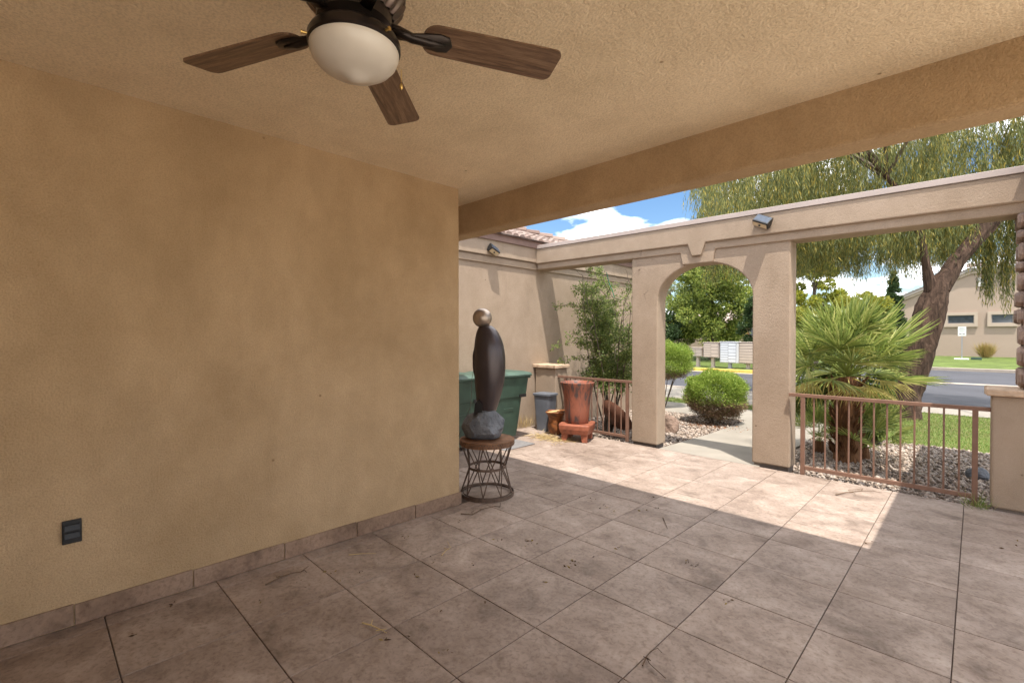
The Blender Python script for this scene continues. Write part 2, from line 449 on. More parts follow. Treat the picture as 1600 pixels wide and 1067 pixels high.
# ------------------------------------------------------------------ mesh helpers
class MB:
    def __init__(s):
        s.v = []
        s.f = []

    def add(s, v, f):
        o = len(s.v)
        s.v.extend([tuple(map(float, p)) for p in v])
        s.f.extend([tuple(i + o for i in q) for q in f])
        return s

    def box(s, x0, x1, y0, y1, z0, z1):
        v = [(x0, y0, z0), (x1, y0, z0), (x1, y1, z0), (x0, y1, z0), (x0, y0, z1), (x1, y0, z1), (x1, y1, z1), (x0, y1, z1)]
        return s.add(v, [(0, 3, 2, 1), (4, 5, 6, 7), (0, 1, 5, 4), (1, 2, 6, 5), (2, 3, 7, 6), (3, 0, 4, 7)])

    def prism_y(s, poly, y0, y1):
        """polygon in x,z (counter-clockwise seen from -y) pushed along y"""
        n = len(poly)
        v = [(x, y0, z) for x, z in poly] + [(x, y1, z) for x, z in poly]
        f = [tuple(range(n)), tuple(range(2 * n - 1, n - 1, -1))]
        f += [((i + 1) % n, i, n + i, n + (i + 1) % n) for i in range(n)]
        return s.add(v, f)

    def prism_z(s, poly, z0, z1):
        n = len(poly)
        v = [(x, y, z0) for x, y in poly] + [(x, y, z1) for x, y in poly]
        f = [tuple(range(n - 1, -1, -1)), tuple(range(n, 2 * n))]
        f += [(i, (i + 1) % n, n + (i + 1) % n, n + i) for i in range(n)]
        return s.add(v, f)

    def lathe(s, prof, n=32, sx=1.0, sy=1.0, c=(0, 0, 0), cap=True, flute=0.0, nfl=0):
        v = []
        for r, z in prof:
            for k in range(n):
                a = 2 * math.pi * k / n
                rr = r * (1 + flute * math.cos(nfl * a)) if flute else r
                v.append((c[0] + rr * math.cos(a) * sx, c[1] + rr * math.sin(a) * sy, c[2] + z))
        f = []
        for j in range(len(prof) - 1):
            for k in range(n):
                a, b = j * n + k, j * n + (k + 1) % n
                f.append((a, b, b + n, a + n))
        if cap:
            f.append(tuple(range(n - 1, -1, -1)))
            o = (len(prof) - 1) * n
            f.append(tuple(range(o, o + n)))
        return s.add(v, f)

    def loft(s, rings):
        n = len(rings[0])
        v = [p for r in rings for p in r]
        f = []
        for j in range(len(rings) - 1):
            for k in range(n):
                a, b = j * n + k, j * n + (k + 1) % n
                f.append((a, b, b + n, a + n))
        f.append(tuple(range(n - 1, -1, -1)))
        o = (len(rings) - 1) * n
        f.append(tuple(range(o, o + n)))
        return s.add(v, f)

    def tube(s, path, rad, n=6):
        P = [Vector(p) for p in path]
        if not hasattr(rad, '__len__'):
            rad = [rad] * len(P)
        rings = []
        for i, p in enumerate(P):
            d = (P[min(i + 1, len(P) - 1)] - P[max(i - 1, 0)]).normalized()
            ref = Vector((0, 0, 1)) if abs(d.z) < 0.9 else Vector((1, 0, 0))
            a = d.cross(ref).normalized()
            b = d.cross(a).normalized()
            rings.append([p + (a * math.cos(2 * math.pi * k / n) + b * math.sin(2 * math.pi * k / n)) * rad[i] for k in range(n)])
        return s.loft(rings)

    def ring(s, R0, r, c, n=32, m=6, sq=None):
        v = []
        for k in range(n):
            a = 2 * math.pi * k / n
            if sq:
                pts = [(R0 - sq[0] / 2, -sq[1] / 2), (R0 + sq[0] / 2, -sq[1] / 2), (R0 + sq[0] / 2, sq[1] / 2), (R0 - sq[0] / 2, sq[1] / 2)]
            else:
                pts = [(R0 + r * math.cos(2 * math.pi * j / m), r * math.sin(2 * math.pi * j / m)) for j in range(m)]
            for q, z in pts:
                v.append((c[0] + q * math.cos(a), c[1] + q * math.sin(a), c[2] + z))
        m_ = 4 if sq else m
        f = []
        for k in range(n):
            for j in range(m_):
                a = k * m_ + j
                b = k * m_ + (j + 1) % m_
                e = ((k + 1) % n) * m_ + (j + 1) % m_
                d = ((k + 1) % n) * m_ + j
                f.append((a, d, e, b))
        return s.add(v, f)

    def mesh(s, name):
        me = bpy.data.meshes.new(name)
        me.from_pydata(s.v, [], s.f)
        me.update()
        return me


def link(name, me, mat, parent=None, loc=None, smooth=False, bevel=0.0, seg=2):
    if mat is not None and not me.materials:
        me.materials.append(M[mat] if isinstance(mat, str) else mat)
    o = bpy.data.objects.new(name, me)
    COL.objects.link(o)
    if parent is not None:
        o.parent = parent
    if loc is not None:
        o.location = loc
    if smooth:
        me.polygons.foreach_set('use_smooth', [True] * len(me.polygons))
        if smooth != 'all':
            try:
                me.set_sharp_from_angle(angle=R(40))
            except Exception:
                pass
    if bevel:
        b = o.modifiers.new('bevel', 'BEVEL')
        b.width = bevel
        b.segments = seg
        b.limit_method = 'ANGLE'
        b.angle_limit = R(35)
    return o


def build(name, mb, mat, parent=None, **kw):
    return link(name, mb.mesh(name), mat, parent, **kw)


def empty(name, loc=(0, 0, 0), rz=0.0):
    o = bpy.data.objects.new(name, None)
    COL.objects.link(o)
    o.location = loc
    o.rotation_euler = (0, 0, rz)
    o.empty_display_size = 0.1
    return o


def tag(o, label=None, cat=None, group=None, kind=None):
    if label:
        o['label'] = label
    if cat:
        o['category'] = cat
    if group:
        o['group'] = group
    if kind:
        o['kind'] = kind
    return o


def np_mesh(name, V, F):
    """V (n,3), F (m,k) arrays"""
    me = bpy.data.meshes.new(name)
    V = np.ascontiguousarray(V, dtype=np.float32)
    F = np.ascontiguousarray(F, dtype=np.int32)
    m, k = F.shape
    me.vertices.add(len(V))
    me.vertices.foreach_set('co', V.ravel())
    me.loops.add(m * k)
    me.loops.foreach_set('vertex_index', F.ravel())
    me.polygons.add(m)
    me.polygons.foreach_set('loop_start', np.arange(0, m * k, k, dtype=np.int32))
    try:
        me.polygons.foreach_set('loop_total', np.full(m, k, dtype=np.int32))
    except Exception:
        pass
    me.update(calc_edges=True)
    me.validate()
    return me


def unit(a):
    return a / np.maximum(np.linalg.norm(a, axis=1, keepdims=True), 1e-9)


def leaf_geo(pos, d, L, W):
    n = len(pos)
    d = unit(d)
    side = unit(np.cross(d, rng.normal(size=(n, 3))))
    L = np.broadcast_to(L, n)[:, None]
    W = np.broadcast_to(W, n)[:, None]
    mid = pos + d * L * 0.45
    V = np.stack([pos, mid + side * W / 2, pos + d * L, mid - side * W / 2], 1).reshape(-1, 3)
    F = np.arange(4 * n).reshape(n, 4)
    return V, F


def leaves(name, pos, d, L, W, mat, parent=None):
    V, F = leaf_geo(pos, d, L, W)
    return link(name, np_mesh(name, V, F), mat, parent)


def sph(n):
    return unit(rng.normal(size=(n, 3)))


def gz(x, y):
    return -0.0052 * x - 0.0095 * y


# ------------------------------------------------------------------ ground
def sheet(name, x0, x1, y0, y1, z, mat, zfun=None, nx=1, ny=1, kind='structure'):
    X = np.linspace(x0, x1, nx + 1)
    Y = np.linspace(y0, y1, ny + 1)
    V = []
    for y in Y:
        for x in X:
            V.append((x, y, zfun(x, y) if zfun else z))
    F = []
    for j in range(ny):
        for i in range(nx):
            a = j * (nx + 1) + i
            F.append((a, a + 1, a + nx + 2, a + nx + 1))
    me = bpy.data.meshes.new(name)
    me.from_pydata(V, [], F)
    return tag(link(name, me, mat), kind=kind)


sheet('side_bounce_deck', 2.0, 30, -25, 5.94, -0.09, 'bounce_deck')  # unseen pale surface, added to throw sunlight up under the porch roof
sheet('rear_bounce_deck', -30, 2.0, -25, -3.3, -0.09, 'bounce_deck')  # unseen as well, added as a second bounce surface behind the porch
sheet('ground', -500, 500, -300, 700, -0.40, 'dirt')
sheet('road', -70, 70, 14.15, 31.3, -0.22, 'asphalt')
sheet('valley_gutter', -6.0, 40, 22.75, 23.35, -0.214, 'kerb')


def far_left(x, y):
    return -0.09 + 0.30 * min(1.0, max(0.0, (y - 23.2) / 7.0))


def far_right(x, y):
    return -0.09 + 0.31 * min(1.0, max(0.0, (y - 31.6) / 7.0))


sheet('lawn', -70, -5.6, 23.0, 62, 0, 'farlawn', far_left, 4, 40)
sheet('lawn', -5.6, 60, 31.5, 75, 0, 'farlawn', far_right, 4, 40)


def kerb_run(x0, x1, y0, y1, mat='kerb', name='kerb', n=1):
    mb = MB()
    for i in range(n):
        a, b = x0 + (x1 - x0) * i / n, x0 + (x1 - x0) * (i + 1) / n
        mb.box(a + 0.004, b - 0.004, y0, y1, -0.34, -0.075)
    return tag(build(name, mb, mat, bevel=0.02), kind='structure')


kerb_run(-60, -9.9, 22.8, 23.02, n=14)
kerb_run(-9.9, -5.6, 22.8, 23.02, 'yellow', 'yellow_kerb', n=2)
kerb_run(-5.6, 50, 31.3, 31.52, n=16)
kerb_run(-40, 40, 13.98, 14.16, n=24)
sheet('gutter', -60, -5.6, 22.35, 22.795, -0.216, 'kerb')
# pavement, paths and planted ground on this side of the street
sheet('pavement', -40, -1.75, 11.45, 13.975, -0.098, 'concrete')
sheet('pavement', -1.75, 40, 12.85, 13.975, -0.098, 'concrete')
sheet('verge', -40, -1.9, 10.75, 11.445, -0.104, 'lawnbase')
sheet('front_walk', -9, -1.75, 9.35, 10.745, -0.100, 'concrete')
sheet('garden_path', -3.05, -1.80, 5.945, 9.345, 0, 'concrete', lambda x, y: gz(x, y) - 0.004 if y < 6.5 else -0.098, 1, 2)
sheet('gravel_bed', -5.30, -3.055, 5.945, 9.345, -0.128, 'gravelbase')
sheet('gravel_bed', -1.795, 6, 5.945, 9.02, -0.128, 'gravelbase')
sheet('lawn', -1.74, 14, 9.02, 12.845, -0.112, 'lawnbase')


def stones(name, areas, dens, zb):
    P = []
    for x0, x1, y0, y1 in areas:
        n = int((x1 - x0) * (y1 - y0) * dens)
        P.append(np.stack([rng.uniform(x0, x1, n), rng.uniform(y0, y1, n), np.full(n, zb)], 1))
    P = np.concatenate(P)
    n = len(P)
    s = (0.008 + 0.024 * rng.uniform(0, 1, n) ** 2)[:, None, None]
    P[:, 2] += rng.uniform(-0.004, 0.018, n)
    base = np.array([(1, 0, 0), (0, 1, 0), (-1, 0, 0), (0, -1, 0), (0.15, 0.1, 0.75), (0, 0, -0.7)])[None]
    an = rng.uniform(0, 6.28, n)
    ca, sa = np.cos(an), np.sin(an)
    jit = base * (1 + rng.uniform(-0.35, 0.45, (n, 6, 3)))
    V = np.stack([jit[:, :, 0] * ca[:, None] - jit[:, :, 1] * sa[:, None], jit[:, :, 0] * sa[:, None] + jit[:, :, 1] * ca[:, None], jit[:, :, 2]], 2) * s + P[:, None, :]
    f = np.array([(0, 1, 4), (1, 2, 4), (2, 3, 4), (3, 0, 4), (1, 0, 5), (2, 1, 5), (3, 2, 5), (0, 3, 5)])
    F = (f[None] + (np.arange(n) * 6)[:, None, None]).reshape(-1, 3)
    o = link(name, np_mesh(name, V.reshape(-1, 3), F), 'stones')
    return tag(o, 'small tan and grey landscaping gravel covering the planting beds', 'gravel', kind='stuff')


stones('gravel', [(-5.30, -3.06, 5.96, 9.33), (-1.79, 1.6, 5.96, 9.02)], 1900, -0.118)


def blades(name, areas, dens, z, h, w, label):
    P = []
    for x0, x1, y0, y1 in areas:
        n = int((x1 - x0) * (y1 - y0) * dens)
        P.append(np.stack([rng.uniform(x0, x1, n), rng.uniform(y0, y1, n), np.full(n, z)], 1))
    P = np.concatenate(P)
    n = len(P)
    d = np.stack([rng.normal(0, 0.5, n), rng.normal(0, 0.5, n), np.ones(n)], 1)
    o = leaves(name, P, d, rng.uniform(0.6, 1.2, n) * h, w, 'grass')
    return tag(o, label, 'grass', kind='stuff')


blades('grass', [(-1.74, 3.5, 9.04, 12.84)], 2600, -0.115, 0.045, 0.007, 'short yellowing lawn grass beyond the gravel bed')
blades('verge_grass', [(-7, -1.9, 10.77, 11.43)], 1800, -0.108, 0.06, 0.008, 'thin green strip of grass between front walk and pavement')

# ------------------------------------------------------------------ patio
T = 0.508
GX, GY = -1.592, 1.7913
patio_mb = MB()
PX0, PX1, PY0, PY1 = -5.31, 2.0, -3.0, 5.93
patio_mb.add([(PX0, PY0, gz(PX0, PY0) - 0.010), (PX1, PY0, gz(PX1, PY0) - 0.010), (PX1, PY1, gz(PX1, PY1) - 0.010), (PX0, PY1, gz(PX0, PY1) - 0.010),
              (PX0, PY0, -0.5), (PX1, PY0, -0.5), (PX1, PY1, -0.5), (PX0, PY1, -0.5)],
             [(0, 1, 2, 3), (0, 4, 5, 1), (1, 5, 6, 2), (2, 6, 7, 3), (3, 7, 4, 0)])
patio = tag(build('patio_floor', patio_mb, 'grout'), kind='structure')


def tile_mb(x0, x1, y0, y1, mb=None, oz=0.0, ox=0.0, oy=0.0):
    mb = mb or MB()
    b = 0.0022
    v = [(x0, y0, -0.009), (x1, y0, -0.009), (x1, y1, -0.009), (x0, y1, -0.009),
         (x0, y0, -0.0018), (x1, y0, -0.0018), (x1, y1, -0.0018), (x0, y1, -0.0018),
         (x0 + b, y0 + b, 0), (x1 - b, y0 + b, 0), (x1 - b, y1 - b, 0), (x0 + b, y1 - b, 0)]
    v = [(x + ox, y + oy, z + oz + (gz(x + ox, y + oy) - gz(ox, oy))) for x, y, z in v]
    f = [(8, 9, 10, 11)]
    for o in (0, 4):
        f += [(o + i, o + (i + 1) % 4, o + 4 + (i + 1) % 4, o + 4 + i) for i in range(4)]
    return mb.add(v, f)


G = 0.0023
tile_cache = {}
far_tiles = MB()
for i in range(-8, 19):
    for j in range(-10, 9):
        x0, x1 = GX + T * i + G, GX + T * (i + 1) - G
        y0, y1 = GY + T * j + G, GY + T * (j + 1) - G
        lim = -3.238 if y1 < 2.68 else -5.29
        if y0 < 2.66 < y1 and x0 < -3.238:
            y0 = max(y0, 2.662) if x1 < -3.238 else y0
        x0, y1 = max(x0, lim), min(y1, PY1 - 0.005)
        if y0 < 2.66 and x0 < -3.238:
            x0 = -3.238
        if x1 - x0 < 0.02 or y1 - y0 < 0.02 or x1 > PX1 + 0.02 or y0 < PY0:
            continue
        cx, cy = (x0 + x1) / 2, (y0 + y1) / 2
        hx, hy = round((x1 - x0) / 2, 4), round((y1 - y0) / 2, 4)
        dz = rng.uniform(-0.0006, 0.0006)
        if cx > 1.7 or cy < -1.2:
            tile_mb(-hx, hx, -hy, hy, far_tiles, gz(cx, cy), cx, cy)
            continue
        if (hx, hy) not in tile_cache:
            me = tile_mb(-hx, hx, -hy, hy).mesh('tile')
            me.materials.append(M['tile'])
            tile_cache[(hx, hy)] = me
        link('tile', tile_cache[(hx, hy)], None, patio, (cx, cy, gz(cx, cy) + dz))
ft = build('far_tiles', far_tiles, 'tile', patio)
ft['kind'] = 'stuff'

# ------------------------------------------------------------------ house
WX, WY = -3.242, 2.655
CZ = 2.7535
house = tag(empty('house', (0, 0, 0)), 'tan stucco house with deep covered porch around the camera', 'house')
pw = build('porch_wall', MB().box(-7.0, WX, -3.0, WY, -0.2, CZ + 0.02), 'porch', house, bevel=0.018, seg=3)
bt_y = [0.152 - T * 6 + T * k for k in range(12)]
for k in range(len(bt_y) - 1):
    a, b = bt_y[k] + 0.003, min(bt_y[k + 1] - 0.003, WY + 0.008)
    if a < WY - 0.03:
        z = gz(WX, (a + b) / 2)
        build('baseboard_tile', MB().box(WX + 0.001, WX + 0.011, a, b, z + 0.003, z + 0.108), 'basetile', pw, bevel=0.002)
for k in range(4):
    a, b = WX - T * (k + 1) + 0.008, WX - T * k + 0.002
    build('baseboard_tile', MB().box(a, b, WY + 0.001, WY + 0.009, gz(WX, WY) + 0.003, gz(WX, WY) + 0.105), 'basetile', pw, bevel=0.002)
build('ceiling', MB().box(-6.9, 1.9, -3.0, 3.05, CZ, CZ + 0.05), 'ceil', house)
build('beam', MB().box(-6.8, 1.9, 2.995, 3.182, 2.462, 3.0), 'porch', house, bevel=0.022, seg=3)
build('rear_wall', MB().box(-3.2, 2.0, -3.2, -3.0, -0.2, CZ - 0.002), 'porch', house)
build('roof', MB().box(-5.05, 1.95, -3.2, 3.372, 3.005, 3.10), 'stucco', house)
build('eave_board', MB().box(-5.05, 1.95, 3.19, 3.36, 2.93, 3.003), 'stucco', house)
build('entry_roof', MB().box(0.345, 1.7, 3.374, 8.1, 3.005, 3.10), 'stucco', house)
build('entry_beam', MB().box(0.50, 0.72, 3.19, 8.0, 2.56, 3.003), 'stucco', house, bevel=0.02)

# ------------------------------------------------------------------ far-left wing of the house
wing = tag(empty('house_wing', (-5.31, 6, 0)), 'sunlit tan stucco side wing with tiled roof behind the trash carts', 'house wing')
wl = (5.31, -6, 0)
YE = 9.25


def wingpart(name, mb, mat, parent=wing, **kw):
    o = build(name, mb, mat, parent, **kw)
    if parent is wing:
        o.location = wl
    return o


wingpart('wall', MB().box(-5.56, -5.31, 2.66, YE, -0.3, 2.93), 'stucco', bevel=0.015)
wingpart('wall_base', MB().box(-5.309, -5.296, 2.68, 5.90, -0.05, 0.065), 'tile')
wingpart('end_wall', MB().box(-11.0, -5.57, YE - 0.25, YE - 0.004, -0.3, 2.93), 'stucco')
wingpart('lower_band', MB().box(-5.60, -5.283, 2.7, YE + 0.027, 2.575, 2.688), 'stucco', bevel=0.012)
wingpart('upper_band', MB().box(-5.62, -5.252, 2.7, YE + 0.058, 2.690, 2.94), 'stucco', bevel=0.012)
wingpart('fascia', MB().box(-5.30, -5.222, 2.7, YE + 0.088, 2.925, 3.02), 'fascia')
# tiled hip roof: rows of barrel tiles, eave along y, hip at the far end
rt = MB()
EX, EZ, SL = -5.19, 3.03, 0.36
row, colw = 0.24, 0.15
for r_ in range(22):
    xr = EX - row * r_
    y_end = YE + 0.12 - (EX - xr)
    y = 2.9
    jj = 0
    while y + colw <= y_end:
        j = rng.uniform(-0.008, 0.008)
        z0 = EZ + SL * (EX - xr) + 0.018 + j
        z1 = EZ + SL * (EX - xr + row) + j
        for q in range(4):
            a0, a1 = math.pi * q / 4, math.pi * (q + 1) / 4
            p = lambda a, x, z: (x, y + colw * 0.5 - colw * 0.46 * math.cos(a), z + 0.045 * math.sin(a))
            rt.add([p(a0, xr + 0.02, z0), p(a1, xr + 0.02, z0), p(a1, xr - row, z1), p(a0, xr - row, z1)], [(0, 1, 2, 3)])
        rt.add([(xr + 0.02, y + colw * (0.5 - 0.46 * math.cos(math.pi * q / 4)), z0 + 0.045 * math.sin(math.pi * q / 4)) for q in range(5)], [(0, 4, 3, 2, 1)])
        y += colw
ro = wingpart('roof_tiles', rt, 'terracotta_tile')
ro['kind'] = 'stuff'
wingpart('roof_deck', MB().add([(EX, 2.75, EZ - 0.01), (EX, YE + 0.13, EZ - 0.01), (EX - 5.4, YE + 0.13 - 5.4, EZ + SL * 5.4 - 0.01), (EX - 5.4, 2.75, EZ + SL * 5.4 - 0.01),
                               (EX - 5.4, YE + 0.13, EZ - 0.01)], [(0, 1, 2, 3), (1, 4, 2)]), 'fascia')
hip = MB()
hip_n = 26
for k in range(hip_n):
    t0, t1 = k * 0.20, (k + 1) * 0.20 + 0.03
    p0 = (EX - t0, YE + 0.13 - t0, EZ + SL * t0 + 0.07)
    p1 = (EX - t1, YE + 0.13 - t1, EZ + SL * t1 + 0.04)
    hip.tube([p0, p1], [0.085, 0.07], 8)
ho = wingpart('hip_tiles', hip, 'terracotta_tile')
ho['kind'] = 'stuff'

# ------------------------------------------------------------------ arch wall
arch = tag(empty('arch_wall', (-2.5, 6.1, 0)), 'tan stucco courtyard wall with arched gateway and keystone', 'wall')
al = (2.5, -6.1, 0)


def dzs(x):
    return -0.011 * (x + 2.5)


def archpart(name, mb, mat, **kw):
    o = build(name, mb, mat, arch, **kw)
    o.location = al
    return o


FY, BY = 5.99, 6.24
XL0, XL1, XR0, XR1 = -3.49, -3.10, -1.89, -1.492
ACX, AA = (XL1 + XR0) / 2, (XR0 - XL1) / 2
ZS, AB = 1.95, 0.45
poly = [(XL0, -0.022), (XL1, -0.022)]
for k in range(0, 25):
    a = math.pi * (1 - k / 24)
    poly.append((ACX + AA * math.cos(a), ZS + AB * math.sin(a)))
poly += [(XR0, -0.022), (XR1, -0.022), (XR1, 2.62), (XL0, 2.62)]
archpart('gateway', MB().prism_y(poly, FY, BY), 'stucco', bevel=0.016, seg=3)
for a, b in ((XL0, XL1), (XR0, XR1)):
    archpart('pillar_foot', MB().box(a + 0.02, b - 0.02, FY + 0.02, BY - 0.02, -0.2, 0.01), 'mortar')
HX0, HX1 = -5.25, 1.2
KX = -2.545


def band(z0, z1, y0, y1, kx0, kx1, kz, kb):
    p = [(HX0, z0 + dzs(HX0)), (KX - kx0, z0 + dzs(KX)), (KX - kb, kz), (KX + kb, kz), (KX + kx1, z0 + dzs(KX)), (HX1, z0 + dzs(HX1)), (HX1, z1 + dzs(HX1)), (HX0, z1 + dzs(HX0))]
    return MB().prism_y(p, y0, y1)


archpart('lower_band', band(2.548, 2.70, FY - 0.024, BY + 0.024, 0.225, 0.225, 2.392, 0.195), 'stucco', bevel=0.012)
archpart('upper_band', band(2.642, 2.885, FY - 0.056, BY + 0.056, 0.112, 0.112, 2.487, 0.062), 'stucco', bevel=0.012)
cp = [(HX0 - 0.04, 2.886 + dzs(HX0)), (HX1, 2.886 + dzs(HX1)), (HX1, 2.945 + dzs(HX1)), (HX0 - 0.04, 2.945 + dzs(HX0))]
archpart('cap_flashing', MB().prism_y(cp, FY - 0.068, BY + 0.068), 'flash', bevel=0.004)


# ------------------------------------------------------------------ low piers and stone column
def pier(name, x0, x1, y0, y1, ztop, label, capmat='capstone'):
    o = tag(empty(name, ((x0 + x1) / 2, (y0 + y1) / 2, gz(x0, y0))), label, 'pier', 'low stucco piers with stone caps')
    off = (-o.location[0], -o.location[1], -o.location[2])
    b = build('body', MB().box(x0, x1, y0, y1, -0.034, ztop - 0.06), 'stucco', o, bevel=0.02, seg=3)
    f = build('foot', MB().box(x0 + 0.02, x1 - 0.02, y0 + 0.02, y1 - 0.02, -0.3, -0.03), 'mortar', o)
    mb = MB()
    n, ex = 7, 0.035
    pts = []
    for (ax, ay), (bx, by) in (((x0 - ex, y0 - ex), (x1 + ex, y0 - ex)), ((x1 + ex, y0 - ex), (x1 + ex, y1 + ex)), ((x1 + ex, y1 + ex), (x0 - ex, y1 + ex)), ((x0 - ex, y1 + ex), (x0 - ex, y0 - ex))):
        for k in range(n):
            t = k / n
            j = rng.normal(0, 0.006)
            pts.append((ax + (bx - ax) * t + j, ay + (by - ay) * t + j))
    mb.prism_z(pts, ztop - 0.059, ztop)
    c = build('stone_cap', mb, capmat, o, bevel=0.012)
    for q in (b, f, c):
        q.location = off
    return o


pier('low_pier', 0.10, 1.15, 5.90, 6.30, 1.005, 'stucco low pier with flat stone cap at right railing end')
pier('low_pier', -5.28, -4.84, 5.95, 6.25, 1.005, 'small stucco pier with stone cap behind the grey bin')

colm = tag(empty('stone_column', (0.55, 6.1, 1.0)), 'rough brown stone veneer column standing on the right low pier', 'column')
core = build('core', MB().box(-0.25, 0.40, -0.16, 0.16, 0.0, 1.56), 'mortar', colm)
for side in range(3):
    z = 0.01
    while z < 1.50:
        h = rng.uniform(0.10, 0.19)
        h = min(h, 1.55 - z)
        w0, w1 = (-0.18, 0.18) if side == 0 else (-0.27, 0.42)
        t = w0
        while t < w1 - 0.03:
            w = min(rng.uniform(0.13, 0.26), w1 - t)
            if w1 - t - w < 0.07:
                w = w1 - t
            dp = rng.uniform(0.030, 0.06)
            hh, ww = h / 2 - 0.008, w / 2 - 0.008
            prof = []
            for k in range(8):
                a = 2 * math.pi * (k + 0.5) / 8
                s_ = 1.18 + rng.uniform(-0.10, 0.06)
                prof.append((max(-1, min(1, s_ * math.cos(a))) * ww, max(-1, min(1, s_ * math.sin(a))) * hh))
            mb = MB()
            rings = [[(px * k_, q_, pz * k_) for px, pz in prof] for k_, q_ in ((1.0, 0.0), (1.0, -dp * 0.6), (0.8, -dp))]
            mb.loft(rings)
            st = build('stone', mb, 'veneer', colm)
            cz_ = z + h / 2
            if side == 0:
                st.rotation_euler = (0, 0, -math.pi / 2)
                st.location = (-0.25, t + w / 2, cz_)
            elif side == 1:
                st.location = (t + w / 2, -0.16, cz_)
            else:
                st.rotation_euler = (0, 0, math.pi)
                st.location = (t + w / 2, 0.16, cz_)
            t += w
        z += h


# ------------------------------------------------------------------ railings
def railing(label, xa, xb, p0, p1, y, n, zt):
    o = tag(empty('railing', ((xa + xb) / 2, y, gz((xa + xb) / 2, y))), label, 'railing', 'brown metal railings in the courtyard wall')
    lx, lz = -o.location[0], -o.location[2]

    def part(name, x0, x1, w, z0, z1, s=0.0):
        mb = MB().box(x0, x1, -w / 2, w / 2, z0, z1)
        q = build(name, mb, 'rail', o, bevel=0.003)
        q.location = (lx, 0, lz)
        return q
    part('top_rail', xa, xb, 0.042, zt - 0.036, zt)
    part('bottom_rail', p0 + 0.021, p1 - 0.021, 0.032, 0.005, 0.045)
    for px in (p0, p1):
        part('post', px - 0.02, px + 0.02, 0.04, gz(px, y) - 0.005, zt - 0.0365)
    for k in range(n):
        px = p0 + (p1 - p0) * (k + 1) / (n + 1)
        part('picket', px - 0.0075, px + 0.0075, 0.015, 0.0455, zt - 0.0365)
    return o


railing('brown metal railing in front of the fan palm', -1.49, 0.10, -1.355, 0.0, 5.955, 12, 0.835)
railing('brown metal railing below the leggy shrub, behind the red pot', -4.84, -3.49, -4.70, -3.575, 6.02, 10, 0.835)


# ------------------------------------------------------------------ wall lights
def wall_light(label, loc, rot):
    o = tag(empty('wall_light', loc), label, 'wall light', 'solar motion lights on the courtyard walls')
    o.rotation_euler = rot
    # local: -y is out of the wall, x along it
    w = 0.088
    prof = [(0.0, 0.055), (-0.02, 0.060), (-0.118, 0.020), (-0.122, 0.006), (-0.075, -0.058), (0.0, -0.060)]
    v = [(-w, y, z) for y, z in prof] + [(w, y, z) for y, z in prof]
    n = len(prof)
    f = [tuple(range(n)), tuple(range(2 * n - 1, n - 1, -1))] + [((i + 1) % n, i, n + i, n + (i + 1) % n) for i in range(n)]
    build('body', MB().add(v, f), 'black', o, bevel=0.006)
    # solar panel on the sloping top, lens on the sloping underside
    build('solar_panel', MB().add([(-w + .01, -0.026, 0.0600), (w - .01, -0.026, 0.0600), (w - .01, -0.112, 0.0249), (-w + .01, -0.112, 0.0249)], [(0, 3, 2, 1)]), 'solar', o)
    build('lens', MB().add([(-w + .008, -0.1205, 0.0005), (w - .008, -0.1205, 0.0005), (w - .008, -0.079, -0.0575), (-w + .008, -0.079, -0.0575)], [(0, 1, 2, 3)]), 'lens', o)
    s = MB().lathe([(0.0005, -0.012), (0.009, -0.010), (0.012, 0.0), (0.012, 0.01)], 12)
    so = build('sensor', s, 'black', o, smooth=True)
    so.location = (0, -0.102, -0.030)
    so.rotation_euler = (R(-35), 0, 0)
    return o


wall_light('black solar motion light above right side of the arch', (-1.745, FY - 0.058, 2.795), (R(26), R(26), 0))
wall_light('black solar motion light on the far left wing wall', (-5.250, 4.93, 2.79), (R(26), R(22), R(90)))

# ------------------------------------------------------------------ outlet
out_ = tag(empty('outlet_cover', (WX, 0.147, 0.493)), 'black weatherproof outlet cover low on the porch wall', 'outlet')
build('plate', MB().box(0.0005, 0.016, -0.037, 0.037, -0.058, 0.058), 'black', out_, bevel=0.004)
for z in (-0.018, 0.022):
    build('flip_lid', MB().add([(0.017, -0.03, z - 0.016), (0.017, 0.03, z - 0.016), (0.017, 0.03, z + 0.016), (0.017, -0.03, z + 0.016), (0.030, -0.03, z - 0.014), (0.030, 0.03, z - 0.014), (0.022, 0.03, z + 0.016), (0.022, -0.03, z + 0.016)],
          [(0, 3, 2, 1), (4, 5, 6, 7), (0, 1, 5, 4), (1, 2, 6, 5), (2, 3, 7, 6), (3, 0, 4, 7)]), 'black', out_, bevel=0.003)

# ------------------------------------------------------------------ ceiling fan
FX, FYc, FZ = -1.343, 0.697, 2.40
fan = tag(empty('ceiling_fan', (FX, FYc, CZ)), 'dark bronze ceiling fan with walnut blades and frosted bowl light', 'ceiling fan')
fz = FZ - CZ


def fp(name, mb, mat, smooth=True, parent=fan):
    return build(name, mb, mat, parent, smooth=smooth)


